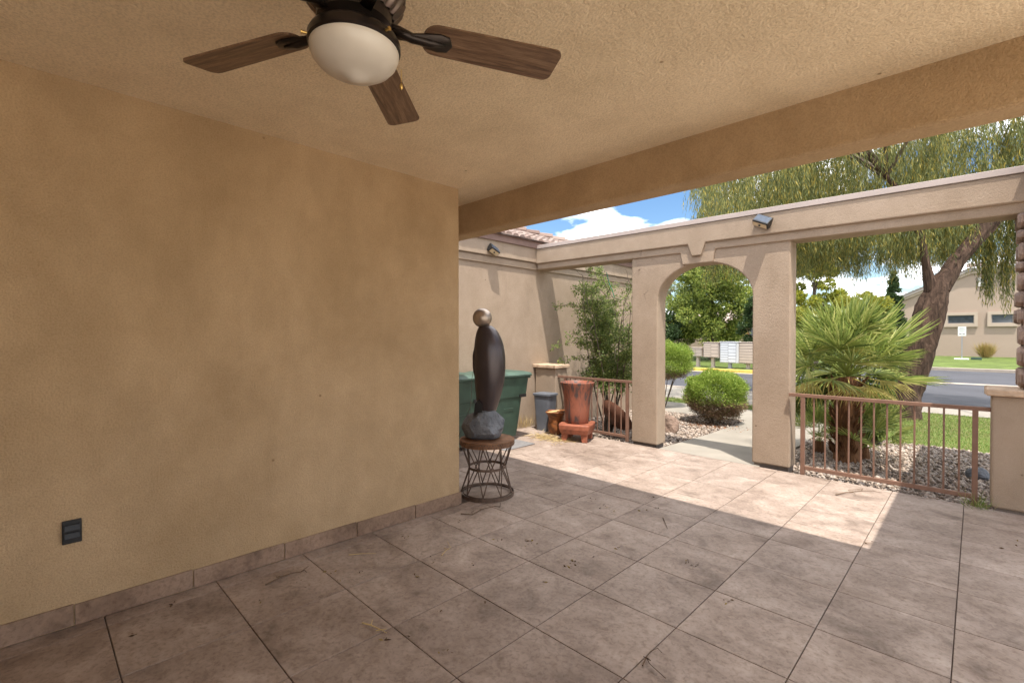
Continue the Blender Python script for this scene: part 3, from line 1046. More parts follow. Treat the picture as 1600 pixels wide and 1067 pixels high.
fp('canopy', MB().lathe([(0.075, -0.001), (0.074, -0.02), (0.055, -0.06), (0.02, -0.075)], 32), 'bronze_dark')
fp('downrod', MB().lathe([(0.013, -0.07), (0.013, -0.15)], 16), 'bronze_dark')
mh = fp('motor_housing', MB().lathe([(0.03, -0.135), (0.09, -0.145), (0.135, -0.165), (0.148, -0.20), (0.150, -0.255), (0.146, -0.270), (0.120, -0.29), (0.11, -0.30)], 48), 'bronze_dark')
fp('vent_ribs', MB().lathe([(0.1455, -0.268), (0.140, -0.285), (0.126, -0.305), (0.112, -0.318)], 144, cap=False, flute=0.035, nfl=24), 'bronze_lit', True, mh)
fp('hub', MB().lathe([(0.11, -0.315), (0.108, -0.35), (0.075, -0.365), (0.07, -0.375)], 40), 'bronze_dark')
fp('light_fitter', MB().lathe([(0.07, -0.370), (0.11, -0.378), (0.128, -0.390), (0.134, -0.402), (0.134, -0.420), (0.129, -0.425)], 48), 'bronze_dark')
bowl = [(0.126, -0.421), (0.129, -0.427), (0.128, -0.438), (0.121, -0.456), (0.105, -0.474), (0.083, -0.488), (0.062, -0.496), (0.046, -0.501), (0.034, -0.507), (0.022, -0.514), (0.010, -0.5175), (0.001, -0.518)]
fp('glass_bowl', MB().lathe(bowl, 48), 'frost', 'all')
for k in range(12):
    a = 2 * math.pi * k / 12 + 0.2
    if k % 4 == 0:
        s = fp('thumb_screw', MB().lathe([(0.004, 0), (0.004, 0.012), (0.006, 0.013), (0.006, 0.017)], 8), 'brass')
        s.location = (0.133 * math.cos(a), 0.133 * math.sin(a), -0.411)
        s.rotation_euler = (0, math.pi / 2, a)
ch = MB()
for k in range(9):
    ch.lathe([(0.0006, -0.002), (0.002, 0.0), (0.0006, 0.002)], 6, c=(0.02, 0.148, -0.432 - 0.0045 * k))
ch.lathe([(0.001, -0.022), (0.005, -0.018), (0.006, -0.008), (0.002, 0.0)], 10, c=(0.02, 0.148, -0.474))
fp('pull_chain', ch, 'brass')
# a blade: rounded plank along +x
bl = MB()
L0, L1, W0, W1 = 0.205, 0.665, 0.060, 0.070
outl = []
for k in range(7):
    a = math.pi / 2 + math.pi / 2 * k / 6
    outl.append((L0 + 0.045 + 0.045 * math.cos(a), (W0 - 0.045) + 0.045 * math.sin(a)))
for k in range(7):
    a = math.pi + math.pi / 2 * k / 6
    outl.append((L0 + 0.045 + 0.045 * math.cos(a), -(W0 - 0.045) + 0.045 * math.sin(a)))
for k in range(7):
    a = -math.pi / 2 + math.pi / 2 * k / 6
    outl.append((L1 - 0.028 + 0.028 * math.cos(a), -(W1 - 0.028) + 0.028 * math.sin(a)))
for k in range(7):
    a = math.pi / 2 * k / 6
    outl.append((L1 - 0.028 + 0.028 * math.cos(a), (W1 - 0.028) + 0.028 * math.sin(a)))
bl.prism_z(outl, -0.003, 0.003)
blade_me = bl.mesh('blade')
blade_me.materials.append(M['wood'])
ir = MB()
irp = [(0.10, 0.018), (0.17, 0.014), (0.215, 0.026), (0.255, 0.034), (0.285, 0.028), (0.298, 0.0)]
oo = [(x, y) for x, y in irp] + [(x, -y) for x, y in reversed(irp[:-1])]
ir.prism_z(list(reversed(oo)), -0.011, -0.0035)
ir.tube([(0.09, 0, 0.012), (0.13, 0, 0.004), (0.17, 0, -0.010), (0.225, 0, -0.014), (0.275, 0, -0.011)], [0.014, 0.016, 0.015, 0.013, 0.006], 10)
iron_me = ir.mesh('blade_iron')
iron_me.materials.append(M['bronze_dark'])
iron_me.polygons.foreach_set('use_smooth', [True] * len(iron_me.polygons))
for k in range(5):
    ang = R(134.6 + 70.2 + 72 * (k - 1)) if k != 1 else R(204.0)
    ang = [R(134.4), R(204.0), R(278), R(350), R(64.7)][k]
    rot = Matrix.Rotation(ang, 4, 'Z') @ Matrix.Rotation(R(-11), 4, 'X')
    for nm, me in (('blade', blade_me), ('blade_iron', iron_me)):
        q = link(nm, me, None, fan)
        q.matrix_local = Matrix.Translation((0, 0, fz + 0.01)) @ rot

# ------------------------------------------------------------------ wire stand and sculpture
SX, SY = -3.275, 3.01
SZ = gz(SX, SY)
stand = tag(empty('wire_stand', (SX, SY, SZ)), 'rusty hourglass wire drum stand at the porch wall corner', 'stand')
build('bottom_ring', MB().ring(0.250, 0, (0, 0, 0.018), 48, sq=(0.006, 0.030)), 'rustiron', stand)
build('inner_ring', MB().ring(0.225, 0.006, (0, 0, 0.030), 40), 'rustiron', stand)
build('waist_ring', MB().ring(0.172, 0, (0, 0, 0.262), 40, sq=(0.006, 0.022)), 'rustiron', stand)
build('top_band', MB().ring(0.252, 0, (0, 0, 0.498), 48, sq=(0.006, 0.050)), 'rusttop', stand)
bandmb = MB()
for k in range(64):
    a = 2 * math.pi * k / 64
    for zz in (0.488, 0.508):
        c_, s_ = math.cos(a + (0.05 if zz > 0.5 else 0)), math.sin(a + (0.05 if zz > 0.5 else 0))
        bandmb.tube([(0.2545 * c_, 0.2545 * s_, zz), (0.2585 * c_, 0.2585 * s_, zz)], [0.0075, 0.005], 6)
build('band_studs', bandmb, 'rustiron', stand)
build('top_plate', MB().lathe([(0.248, 0.514), (0.249, 0.520), (0.246, 0.5235)], 48), 'rusttop', stand, smooth=True)
for k in range(9):
    aw = 2 * math.pi * k / 9 + 0.15
    pw_ = Vector((0.172 * math.cos(aw), 0.172 * math.sin(aw), 0.262))
    for fam in (1, -1):
        for zz, dr in ((0.49, 0.245), (0.02, 0.247)):
            a1 = aw + fam * R(21)
            build('rod', MB().tube([pw_, Vector((dr * math.cos(a1), dr * math.sin(a1), zz))], 0.0055, 6), 'rustiron', stand)

scu = tag(empty('sculpture', (SX - 0.01, SY, SZ + 0.5237)), 'dark bronze abstract figure with ball head on a grey rock', 'sculpture')
cr, sr = math.cos(R(44.39)), math.sin(R(44.39))


def cr_(a, b, z):
    """camera-facing frame turned into world axes: a to the right in the photo, b away"""
    return (a * cr - b * sr, a * sr + b * cr, z)


prof = [  # z, left, right (metres from the axis, seen in the photo), half depth
    (0.205, -0.060, 0.070, 0.065), (0.26, -0.078, 0.090, 0.08), (0.34, -0.094, 0.118, 0.098), (0.46, -0.106, 0.152, 0.115),
    (0.60, -0.115, 0.180, 0.130), (0.74, -0.118, 0.182, 0.134), (0.84, -0.116, 0.172, 0.132), (0.92, -0.108, 0.152, 0.122),
    (0.985, -0.096, 0.122, 0.104), (1.03, -0.080, 0.088, 0.082), (1.055, -0.062, 0.052, 0.056), (1.066, -0.035, 0.015, 0.02)]
rings = []
for z, l, r_, dp in prof:
    c0, h0 = (l + r_) / 2, (r_ - l) / 2
    ringp = []
    for k in range(40):
        a = 2 * math.pi * k / 40
        fold = 1 + 0.07 * math.sin(5 * a + 4 * z) * max(0, 0.80 - z)
        ringp.append(cr_(c0 + h0 * math.cos(a) * fold, dp * math.sin(a) * fold, z))
    rings.append(ringp)
so = build('body', MB().loft(rings), 'sculpt', scu, smooth='all')
sm = so.modifiers.new('sub', 'SUBSURF')
sm.levels = 1
sm.render_levels = 1
arm = MB().tube([cr_(-0.085, -0.03, 0.90), cr_(-0.104, -0.02, 0.78), cr_(-0.104, -0.02, 0.66), cr_(-0.085, -0.05, 0.52)], [0.014, 0.024, 0.022, 0.010], 10)
build('arm', arm, 'sculpt', so, smooth='all')
build('back_panel', MB().add([cr_(-0.115, -0.085, 0.20), cr_(-0.035, -0.10, 0.20), cr_(-0.035, -0.10, 0.33), cr_(-0.07, -0.095, 0.37), cr_(-0.10, -0.09, 0.34),
                             cr_(-0.105, -0.05, 0.20), cr_(-0.035, -0.06, 0.20), cr_(-0.035, -0.06, 0.33), cr_(-0.07, -0.055, 0.37), cr_(-0.10, -0.05, 0.34)],
                            [(0, 1, 2, 3, 4), (9, 8, 7, 6, 5), (0, 5, 6, 1), (1, 6, 7, 2), (2, 7, 8, 3), (3, 8, 9, 4), (4, 9, 5, 0)]), 'black', so)
hd = build('head', MB().lathe([(0.09 * math.sin(math.pi * k / 20) + 0.0004, -0.09 * math.cos(math.pi * k / 20)) for k in range(21)], 40), 'ball', scu, smooth='all')
hd.location = cr_(-0.037, 0, 1.128)


def rock_mesh(name, rx, ry, rz_, mat, seed, parent=None, loc=(0, 0, 0), jag=0.16, flat=True, res=3):
    import bmesh
    bm = bmesh.new()
    bmesh.ops.create_icosphere(bm, subdivisions=res, radius=1)
    r2 = np.random.default_rng(seed)
    dirs = unit(r2.normal(size=(16, 3)))
    lev = r2.uniform(0.62, 0.92, 16)
    for v in bm.verts:
        d = np.array(v.co)
        k = 1.0
        for q, l in zip(dirs, lev):
            t = float(d @ q)
            if t > l:
                k = min(k, l / t)
        k *= 1 + r2.normal(0, 0.012)
        z = d[2] * k
        if flat and z < -0.55:
            z = -0.55
        v.co = (d[0] * k * rx, d[1] * k * ry, (z + (0.55 if flat else 0)) * rz_)
    me = bpy.data.meshes.new(name)
    bm.to_mesh(me)
    bm.free()
    return link(name, me, mat, parent, loc)


rk = rock_mesh('rock_base', 0.245, 0.22, 0.185, 'rock', 21, scu, (0, 0, 0.0))
rk.rotation_euler = (0, 0, R(20))
build('cable', MB().tube([cr_(-0.09, 0.02, 0.22), cr_(-0.17, 0.01, 0.19), cr_(-0.22, 0.02, 0.10), cr_(-0.262, 0.03, 0.02), cr_(-0.285, 0.05, -0.12), cr_(-0.295, 0.08, -0.34), cr_(-0.30, 0.12, -0.52)], 0.004, 6), 'black', scu)
build('wire', MB().tube([cr_(-0.118, 0.03, 0.66), cr_(-0.14, 0.04, 0.55), cr_(-0.143, 0.05, 0.40), cr_(-0.155, 0.05, 0.28), cr_(-0.19, 0.04, 0.19)], 0.0022, 5), 'mat', scu)


# ------------------------------------------------------------------ trash carts, bin, pots
def cart(label, x, y, rz, lid_open=0.0):
    o = tag(empty('trash_cart', (x, y, gz(x, y)), rz), label, 'trash cart', 'green trash carts along the wing wall')
    # local: +y is the front, body tapers down
    secs = [(0.06, 0.205, 0.24), (0.30, 0.225, 0.27), (0.62, 0.250, 0.305), (0.625, 0.262, 0.36), (0.78, 0.275, 0.375), (0.90, 0.285, 0.39)]
    rings = []
    for z, hx, hy in secs:
        ring_ = []
        for sx, sy, a0 in ((1, -1, -90), (1, 1, 0), (-1, 1, 90), (-1, -1, 180)):
            for k in range(4):
                a = R(a0 + 30 * k)
                ring_.append((sx * (hx - 0.05) + 0.05 * math.cos(a), sy * (hy - 0.05) + 0.05 * math.sin(a) + (0.0 if z > 0.62 else -0.02), z))
        rings.append(ring_)
    body = build('body', MB().loft(rings), 'cart', o, smooth=True)
    build('rim', MB().box(-0.295, 0.295, -0.40, 0.405, 0.885, 0.915), 'cart', body, bevel=0.012)
    build('lift_bar', MB().tube([(-0.2, 0.385, 0.70), (0.2, 0.385, 0.70)], 0.015, 8), 'steel', body)
    build('side_slot', MB().box(0.263, 0.272, 0.20, 0.33, 0.615, 0.66), 'black', body)
    build('stamp', MB().box(0.249, 0.2535, -0.08, 0.10, 0.47, 0.475), 'cartlid', body)
    lid_r = []
    for z, hx, hy in ((0.917, 0.315, 0.43), (0.938, 0.318, 0.437), (0.965, 0.30, 0.415), (0.985, 0.24, 0.34), (0.992, 0.12, 0.18)):
        ring_ = []
        for sx, sy, a0 in ((1, -1, -90), (1, 1, 0), (-1, 1, 90), (-1, -1, 180)):
            for k in range(4):
                a = R(a0 + 30 * k)
                ring_.append((sx * (hx - 0.05) + 0.05 * math.cos(a), sy * (hy - 0.05) + 0.05 * math.sin(a), z))
        lid_r.append(ring_)
    build('lid', MB().loft(lid_r), 'cartlid', o, smooth=True)
    build('handle', MB().tube([(-0.2, -0.40, 0.86), (-0.2, -0.47, 0.90), (0.2, -0.47, 0.90), (0.2, -0.40, 0.86)], 0.014, 8), 'cart', o)
    for sx in (-1, 1):
        w = build('wheel', MB().lathe([(0.02, -0.022), (0.10, -0.022), (0.115, -0.012), (0.115, 0.012), (0.10, 0.022), (0.02, 0.022)], 24), 'rubber', o, smooth=True)
        w.rotation_euler = (0, math.pi / 2, 0)
        w.location = (sx * 0.235, -0.25, 0.115)
    return o


cart('green wheeled trash cart nearest the grey bin, lid lip facing right', -4.95, 4.74, R(-4))
cart('green wheeled trash cart behind the bronze figure, half hidden by the porch wall', -4.92, 3.84, R(3))

bx, by = -4.93, 5.80
gb = tag(empty('waste_bin', (bx, by, gz(bx, by)), R(8)), 'slim open grey plastic waste bin beside the small urn', 'waste bin')


def rr_ring(hx, hy, z, rad=0.04):
    out = []
    for sx, sy, a0 in ((1, -1, -90), (1, 1, 0), (-1, 1, 90), (-1, -1, 180)):
        for k in range(4):
            a = R(a0 + 30 * k)
            out.append((sx * (hx - rad) + rad * math.cos(a), sy * (hy - rad) + rad * math.sin(a), z))
    return out


build('body', MB().loft([rr_ring(0.115, 0.10, 0.0), rr_ring(0.15, 0.125, 0.52), rr_ring(0.153, 0.128, 0.58), rr_ring(0.145, 0.120, 0.58), rr_ring(0.14, 0.115, 0.50), rr_ring(0.108, 0.095, 0.02)]), 'greybin', gb, smooth=True)
build('rim', MB().loft([rr_ring(0.152, 0.127, 0.555), rr_ring(0.168, 0.142, 0.56), rr_ring(0.168, 0.142, 0.585), rr_ring(0.155, 0.130, 0.590), rr_ring(0.147, 0.122, 0.584)]), 'greybin', gb, smooth=True)

ux, uy = -4.60, 5.66
ur = tag(empty('urn', (ux, uy, gz(ux, uy)), R(30)), 'small amber glazed urn with square flared rim', 'urn')


def sq_ring(h, z, n=1.0, k=0.35):
    out = []
    for i in range(24):
        a = 2 * math.pi * i / 24
        c_, s_ = math.cos(a), math.sin(a)
        m_ = (abs(c_) ** (2 / k / 2) + abs(s_) ** (2 / k / 2)) ** (-k) if k < 0.9 else 1
        out.append((h * c_ * m_, h * s_ * m_, z))
    return out


build('body', MB().loft([sq_ring(0.085, 0.0, k=0.8), sq_ring(0.115, 0.05, k=0.9), sq_ring(0.128, 0.12, k=0.9), sq_ring(0.118, 0.19, k=0.8), sq_ring(0.108, 0.235, k=0.45), sq_ring(0.125, 0.30, k=0.3), sq_ring(0.150, 0.345, k=0.2), sq_ring(0.140, 0.352, k=0.2), sq_ring(0.105, 0.29, k=0.3)]), 'amber', ur, smooth=True)
build('wood_scrap', MB().box(-0.09, 0.10, -0.035, 0.03, 0.345, 0.36), 'straw', ur).rotation_euler = (0.1, -0.15, 0.4)
build('tray', MB().box(0.03, 0.13, -0.10, 0.10, 0.3525, 0.366), 'amber', ur, bevel=0.004)

px_, py_ = -4.13, 5.57
pz = gz(px_, py_)
pd = tag(empty('plant_stand', (px_, py_, pz), R(22)), 'square red clay plant stand with four stubby feet', 'plant stand')
build('slab', MB().loft([sq_ring(0.205, 0.11, k=0.12), sq_ring(0.232, 0.18, k=0.12), sq_ring(0.236, 0.235, k=0.12), sq_ring(0.228, 0.25, k=0.12)]), 'redplain', pd, bevel=0.008)
for sx in (-1, 1):
    for sy in (-1, 1):
        build('foot', MB().add([(sx * 0.14 - 0.045, sy * 0.14 - 0.045, 0.111), (sx * 0.14 + 0.045, sy * 0.14 - 0.045, 0.111), (sx * 0.14 + 0.045, sy * 0.14 + 0.045, 0.111), (sx * 0.14 - 0.045, sy * 0.14 + 0.045, 0.111),
                                 (sx * 0.15 - 0.036, sy * 0.15 - 0.036, 0.0), (sx * 0.15 + 0.036, sy * 0.15 - 0.036, 0.0), (sx * 0.15 + 0.036, sy * 0.15 + 0.036, 0.0), (sx * 0.15 - 0.036, sy * 0.15 + 0.036, 0.0)],
                                [(0, 1, 2, 3), (7, 6, 5, 4), (0, 4, 5, 1), (1, 5, 6, 2), (2, 6, 7, 3), (3, 7, 4, 0)]), 'redplain', pd, bevel=0.006)
pot = tag(empty('plant_pot', (px_, py_, pz + 0.2505), R(10)), 'tall red glazed pot with dark drips, standing on the clay stand', 'pot')
build('body', MB().lathe([(0.150, 0.0), (0.166, 0.03), (0.178, 0.20), (0.192, 0.36), (0.222, 0.50), (0.246, 0.565), (0.248, 0.585), (0.236, 0.592), (0.225, 0.58), (0.20, 0.52), (0.185, 0.46)], 48), 'redglaze', pot, smooth=True)
build('soil', MB().lathe([(0.190, 0.455), (0.189, 0.47), (0.02, 0.475)], 32), 'soil', pot)

# leaning clay shard and dead stump behind the rail
lp = tag(empty('clay_dish', (-4.02, 6.30, -0.115)), 'broken brown clay dish leaning behind the left railing', 'dish')
dd = build('dish', MB().lathe([(0.02, 0.0), (0.16, 0.02), (0.27, 0.09), (0.30, 0.15), (0.292, 0.152), (0.255, 0.095), (0.15, 0.035), (0.02, 0.02)], 32), 'clay', lp, smooth=True)
dd.rotation_euler = (R(52), R(10), R(150))
dd.location = (0, 0, 0.27)
# grey mat on the tiles
mt = tag(empty('floor_mat', (-4.55, 4.62, gz(-4.55, 4.62)), R(0)), 'thin grey mat lying on the tiles near the carts', 'mat')
build('mat', MB().box(-0.25, 0.20, -0.30, 0.28, 0.002, 0.010), 'mat', mt, bevel=0.003)

# ------------------------------------------------------------------ straw, weeds, debris
n = 420
cx_, cy_ = -4.42, 5.30
pp = np.stack([cx_ + rng.normal(0, 0.19, n), cy_ + rng.normal(0, 0.10, n), np.zeros(n)], 1)
pp[:, 2] = gz(pp[:, 0], pp[:, 1]) + 0.004 + rng.uniform(0, 0.03, n)
dv = np.stack([rng.normal(size=n), rng.normal(size=n), rng.normal(0, 0.12, n)], 1)
tag(leaves('dry_straw', pp, dv, rng.uniform(0.06, 0.20, n), 0.006, 'straw'), 'pile of dry straw swept in front of the pots', 'straw', kind='stuff')
n = 130
pp = np.stack([-5.24 + rng.normal(0, 0.025, n), 5.62 + rng.normal(0, 0.11, n), np.full(n, -0.03)], 1)
dv = np.stack([rng.normal(0.12, 0.18, n), rng.normal(0, 0.28, n), np.ones(n)], 1)
tag(leaves('dry_weed', pp, dv, rng.uniform(0.10, 0.30, n), 0.005, 'straw'), 'dry weeds growing at the foot of the wing wall', 'weeds', kind='stuff')
n = 120
pp = np.stack([0.03 + rng.normal(0, 0.045, n), 5.90 + rng.normal(0, 0.05, n), np.full(n, -0.055)], 1)
dv = np.stack([rng.normal(0, 0.5, n), rng.normal(-0.3, 0.5, n), np.full(n, 0.7)], 1)
tag(leaves('green_weed', pp, dv, rng.uniform(0.05, 0.18, n), 0.004, 'grass'), 'tuft of green weeds at the foot of the right pier', 'weeds', kind='stuff')


def on_floor(u, v):
    """photo pixel (1600 wide) to a point on the patio"""
    f = 740.75
    d = Vector(((u - 800) / f, (533.5 - v) / f, -1.0))
    d = camo.rotation_euler.to_matrix() @ d
    nrm = Vector((0.0052, 0.0095, 1.0))
    o = Vector((0, 0, CAM_H))
    return o + d * (-(o.dot(nrm)) / d.dot(nrm))


def twig(name, pix, rad, mat, label, cat='twig', side=0):
    P = [on_floor(*q) + Vector((0, 0, rad + 0.004 + 0.004 * (k % 2))) for k, q in enumerate(pix)]
    P = [p for p in P]
    base = P[0].copy()
    mb = MB().tube([p - base for p in P], [rad * (1 - 0.6 * k / (len(P) - 1)) for k in range(len(P))], 5)
    for k in range(side):
        i = 1 + k % (len(P) - 1)
        q = P[i] - base
        mb.tube([q, q + Vector((rng.normal(0, 0.03), rng.normal(0, 0.03), 0.004)), q + Vector((rng.normal(0, 0.05), rng.normal(0, 0.05), 0.003))], rad * 0.5, 4)
    return tag(build(name, mb, mat, loc=base), label, cat)


twig('twig', [(1306, 774), (1322, 771), (1345, 768), (1365, 769), (1378, 771)], 0.005, 'twig', 'long thin reddish twig on sunlit tiles by the railing', side=2)
twig('twig', [(720, 804), (738, 806), (752, 797), (772, 793)], 0.005, 'twig', 'forked dark twig at the foot of the wire stand', side=3)
twig('twig', [(415, 915), (437, 905), (455, 897), (470, 896), (482, 886)], 0.004, 'twig', 'bent brown twig near the porch wall baseboard', side=3)
twig('stalk', [(566, 975), (580, 980), (594, 985), (604, 992)], 0.004, 'straw', 'yellow dry stalk on a floor tile in the foreground', 'stalk', side=2)
twig('twig', [(1036, 810), (1039, 818), (1043, 827)], 0.004, 'twig', 'short straight dark twig on the shaded middle tiles')
twig('twig', [(1004, 1042), (1010, 1030), (1016, 1020)], 0.004, 'twig', 'small curled twig on a grout line at the front', side=3)
twig('stalk', [(690, 869), (697, 862), (705, 856)], 0.003, 'straw', 'small pale seed stalk near the middle of the left tiles', 'stalk', side=2)
twig('stalk', [(545, 868), (566, 867), (588, 866)], 0.003, 'straw', 'thin straw lying along the tiles beside the porch wall', 'stalk')
pix = [(465, 909), (478, 917), (530, 908), (573, 850), (632, 840), (675, 869), (684, 879), (702, 879), (740, 886), (764, 938), (686, 955), (690, 1020), (640, 993), (722, 816), (778, 846), (826, 851), (835, 846), (830, 848),
       (890, 880), (894, 876), (897, 882), (899, 877), (886, 883), (850, 910), (1073, 879), (1080, 881), (1085, 883), (1143, 939), (1135, 939), (962, 856), (935, 868), (1021, 776), (1042, 779), (905, 775), (921, 781), (944, 790), (845, 826), (824, 848), (1014, 777),
       (1360, 847), (1560, 858), (1590, 849), (405, 938), (270, 946), (140, 972), (212, 991), (560, 893), (1006, 800), (1028, 795), (955, 800), (650, 900), (600, 1000), (520, 895)]
dp, dd_, dl = [], [], []
for q in pix:
    for k in range(rng.integers(2, 5)):
        p = on_floor(q[0] + rng.normal(0, 4), q[1] + rng.normal(0, 2))
        dp.append((p.x, p.y, p.z + 0.004))
        dd_.append((rng.normal(), rng.normal(), rng.normal(0, 0.12)))
        dl.append(rng.uniform(0.008, 0.032))
dl = np.array(dl)
tag(leaves('leaf_litter', np.array(dp), np.array(dd_), dl, np.clip(dl * 0.45, 0.003, 0.012), 'leafdry'), 'tiny dry leaves and seeds scattered over the floor tiles', 'leaf litter', kind='stuff')


# ------------------------------------------------------------------ plants
def branchy(base, n_stems, H, spread, mb, tips, seed, r0=0.012, wob=0.09, lean=(0, 0)):
    r2 = np.random.default_rng(seed)
    for s_ in range(n_stems):
        p = np.array(base) + np.array([r2.normal(0, 0.04), r2.normal(0, 0.04), 0])
        d = np.array([r2.normal(0, spread) + lean[0], r2.normal(0, spread) + lean[1], 1.0])
        path, rad = [tuple(p)], [r0]
        h = H * r2.uniform(0.7, 1.0)
        N = 9
        for k in range(N):
            d = d + r2.normal(0, wob, 3)
            d /= np.linalg.norm(d)
            p = p + d * h / N
            path.append(tuple(p))
            rad.append(r0 * (1 - 0.85 * (k + 1) / N))
            if k >= 2:
                for _ in range(2):
                    q = p.copy()
                    e = d * 0.5 + r2.normal(0, 0.6, 3)
                    sub = [tuple(q)]
                    for m in range(4):
                        e = e + r2.normal(0, 0.25, 3)
                        e /= np.linalg.norm(e)
                        q = q + e * r2.uniform(0.05, 0.11)
                        sub.append(tuple(q))
                        tips.append(q.copy())
                    mb.tube(sub, [0.004, 0.0035, 0.003, 0.0022, 0.0015], 4)
        mb.tube(path, rad, 6)


sb = tag(empty('leggy_shrub', (-4.25, 6.58, -0.11)), 'tall leggy green shrub behind the left railing', 'shrub')
mb = MB()
tips = []
branchy((0, 0, 0), 15, 2.8, 0.13, mb, tips, 5, 0.013, 0.10)
tips = [t for t in tips if t[2] > 0.75 and t[0] < 0.60 and t[1] > -0.28]
# long arching side branches reaching left in front of the wing wall
arches = []
for k, (end, z0, z1) in enumerate([((-0.80, -0.35), 1.75, 2.08), ((-0.72, -0.55), 1.15, 1.42), ((-0.55, -0.35), 1.45, 1.60), ((-0.60, -0.1), 2.2, 2.30), ((-0.75, -0.3), 0.95, 1.15), ((-0.35, 0.1), 2.3, 2.62), ((-0.45, -0.3), 1.9, 1.98)]):
    path = []
    for m in range(9):
        t = m / 8
        path.append((end[0] * t + rng.normal(0, 0.015), end[1] * t + rng.normal(0, 0.015), z0 + (z1 - z0) * t + 0.16 * math.sin(math.pi * t) + rng.normal(0, 0.012)))
        if m > 2:
            for _ in range(4):
                arches.append(np.array(path[-1]) + rng.normal(0, 0.025, 3))
    mb.tube(path, [0.006 * (1 - 0.75 * m / 8) for m in range(9)], 5)
build('stems', mb, 'bark2', sb)
tips = np.array(tips)
sel = tips[rng.integers(0, len(tips), 23000)]
pos = sel + rng.normal(0, 0.045, sel.shape)
d = rng.normal(size=pos.shape) + np.array([0, 0, 0.25])
ar = np.array(arches)
ar = ar[rng.integers(0, len(ar), 1300)] + rng.normal(0, 0.022, (1300, 3))
pos = np.concatenate([pos, ar])
d = np.concatenate([d, rng.normal(size=ar.shape)])
leaves('leaves', pos, d, rng.uniform(0.028, 0.055, len(pos)), rng.uniform(0.014, 0.024, len(pos)), 'shrub', sb)
rb = tag(build('ribbon', MB().tube([(0.10, -0.22, 2.58), (0.14, -0.24, 2.48), (0.17, -0.24, 2.38), (0.21, -0.22, 2.28), (0.23, -0.2, 2.18)], 0.006, 5), 'ribbon', loc=(-4.25, 6.58, -0.11)), 'thin green plastic ribbon tied in the leggy shrub', 'ribbon')


def clipped(name, c, rx, ry, z0, z1, label, n, top, low, split=0.40, leaf=(0.03, 0.06), w=0.011, stems=True):
    o = tag(empty(name, (c[0], c[1], -0.115)), label, 'bush')
    if stems:
        mb = MB()
        for k in range(16):
            a = rng.uniform(0, 6.28)
            e = (rx * 0.75 * math.cos(a), ry * 0.75 * math.sin(a), z0 + (z1 - z0) * rng.uniform(0.3, 0.8))
            mb.tube([(0.06 * math.cos(a), 0.06 * math.sin(a), 0.0), (e[0] * 0.5, e[1] * 0.5, e[2] * 0.55), e], [0.012, 0.008, 0.003], 5)
        build('stems', mb, 'bark2', o)
    dirs = sph(n)
    rad = rng.uniform(0.45, 1.0, n) ** 0.45
    lump = 1 + 0.11 * np.sin(dirs[:, 0] * 7 + c[0]) * np.cos(dirs[:, 1] * 6) + 0.08 * np.sin(dirs[:, 2] * 9 + dirs[:, 0] * 5) + rng.normal(0, 0.045, n)
    p = dirs * rad[:, None] * lump[:, None]
    # squarer shoulders: superellipsoid
    p = np.sign(p) * np.abs(p) ** 0.85
    P = p * np.array([rx, ry, (z1 - z0) / 2]) + np.array([0, 0, (z0 + z1) / 2])
    dv = dirs * 0.7 + rng.normal(0, 0.7, (n, 3)) + np.array([0, 0, 0.3])
    hfrac = (P[:, 2] - z0) / (z1 - z0) + rng.normal(0, 0.06, n)
    up = hfrac > split
    L = rng.uniform(*leaf, n)
    leaves('leaves', P[up], dv[up], L[up], w, top, o)
    if low and (~up).any():
        leaves('bare_skirt', P[~up], dv[~up], L[~up] * 0.8, w * 0.8, low, o)
    return o


clipped('clipped_bush', (-3.36, 8.72), 0.50, 0.48, 0.10, 0.93, 'round clipped bush, green above and brown below, beside the path', 42000, 'ball_green', 'ball_brown', 0.40)
clipped('topiary_bush', (-5.02, 9.95), 0.62, 0.55, 0.62, 1.45, 'round green bush on bare twigs seen at left edge of arch', 36000, 'ball_green', 'ball_brown', 0.22)
n = 700
pp = np.stack([-3.36 + rng.normal(0, 0.30, n), 8.42 + rng.normal(0, 0.16, n), np.full(n, -0.10)], 1)
tag(leaves('fallen_needles', pp, np.stack([rng.normal(size=n), rng.normal(size=n), rng.normal(0.1, 0.1, n)], 1), rng.uniform(0.02, 0.05, n), 0.010,
           island('rust_litter', [(0.26, 0.10, 0.035), (0.38, 0.15, 0.05), (0.20, 0.11, 0.06)])), 'rusty dead leaves under the clipped bush', 'leaf litter', kind='stuff')
tag(rock_mesh('boulder', 0.20, 0.17, 0.22, 'boulder', 4, None, (-3.66, 7.42, -0.13)), 'brown boulder behind the left arch pillar', 'boulder')
tag(rock_mesh('boulder', 0.10, 0.09, 0.10, 'rock', 9, None, (0.02, 7.35, -0.13)), 'small grey rock in the gravel by the right pier', 'boulder')


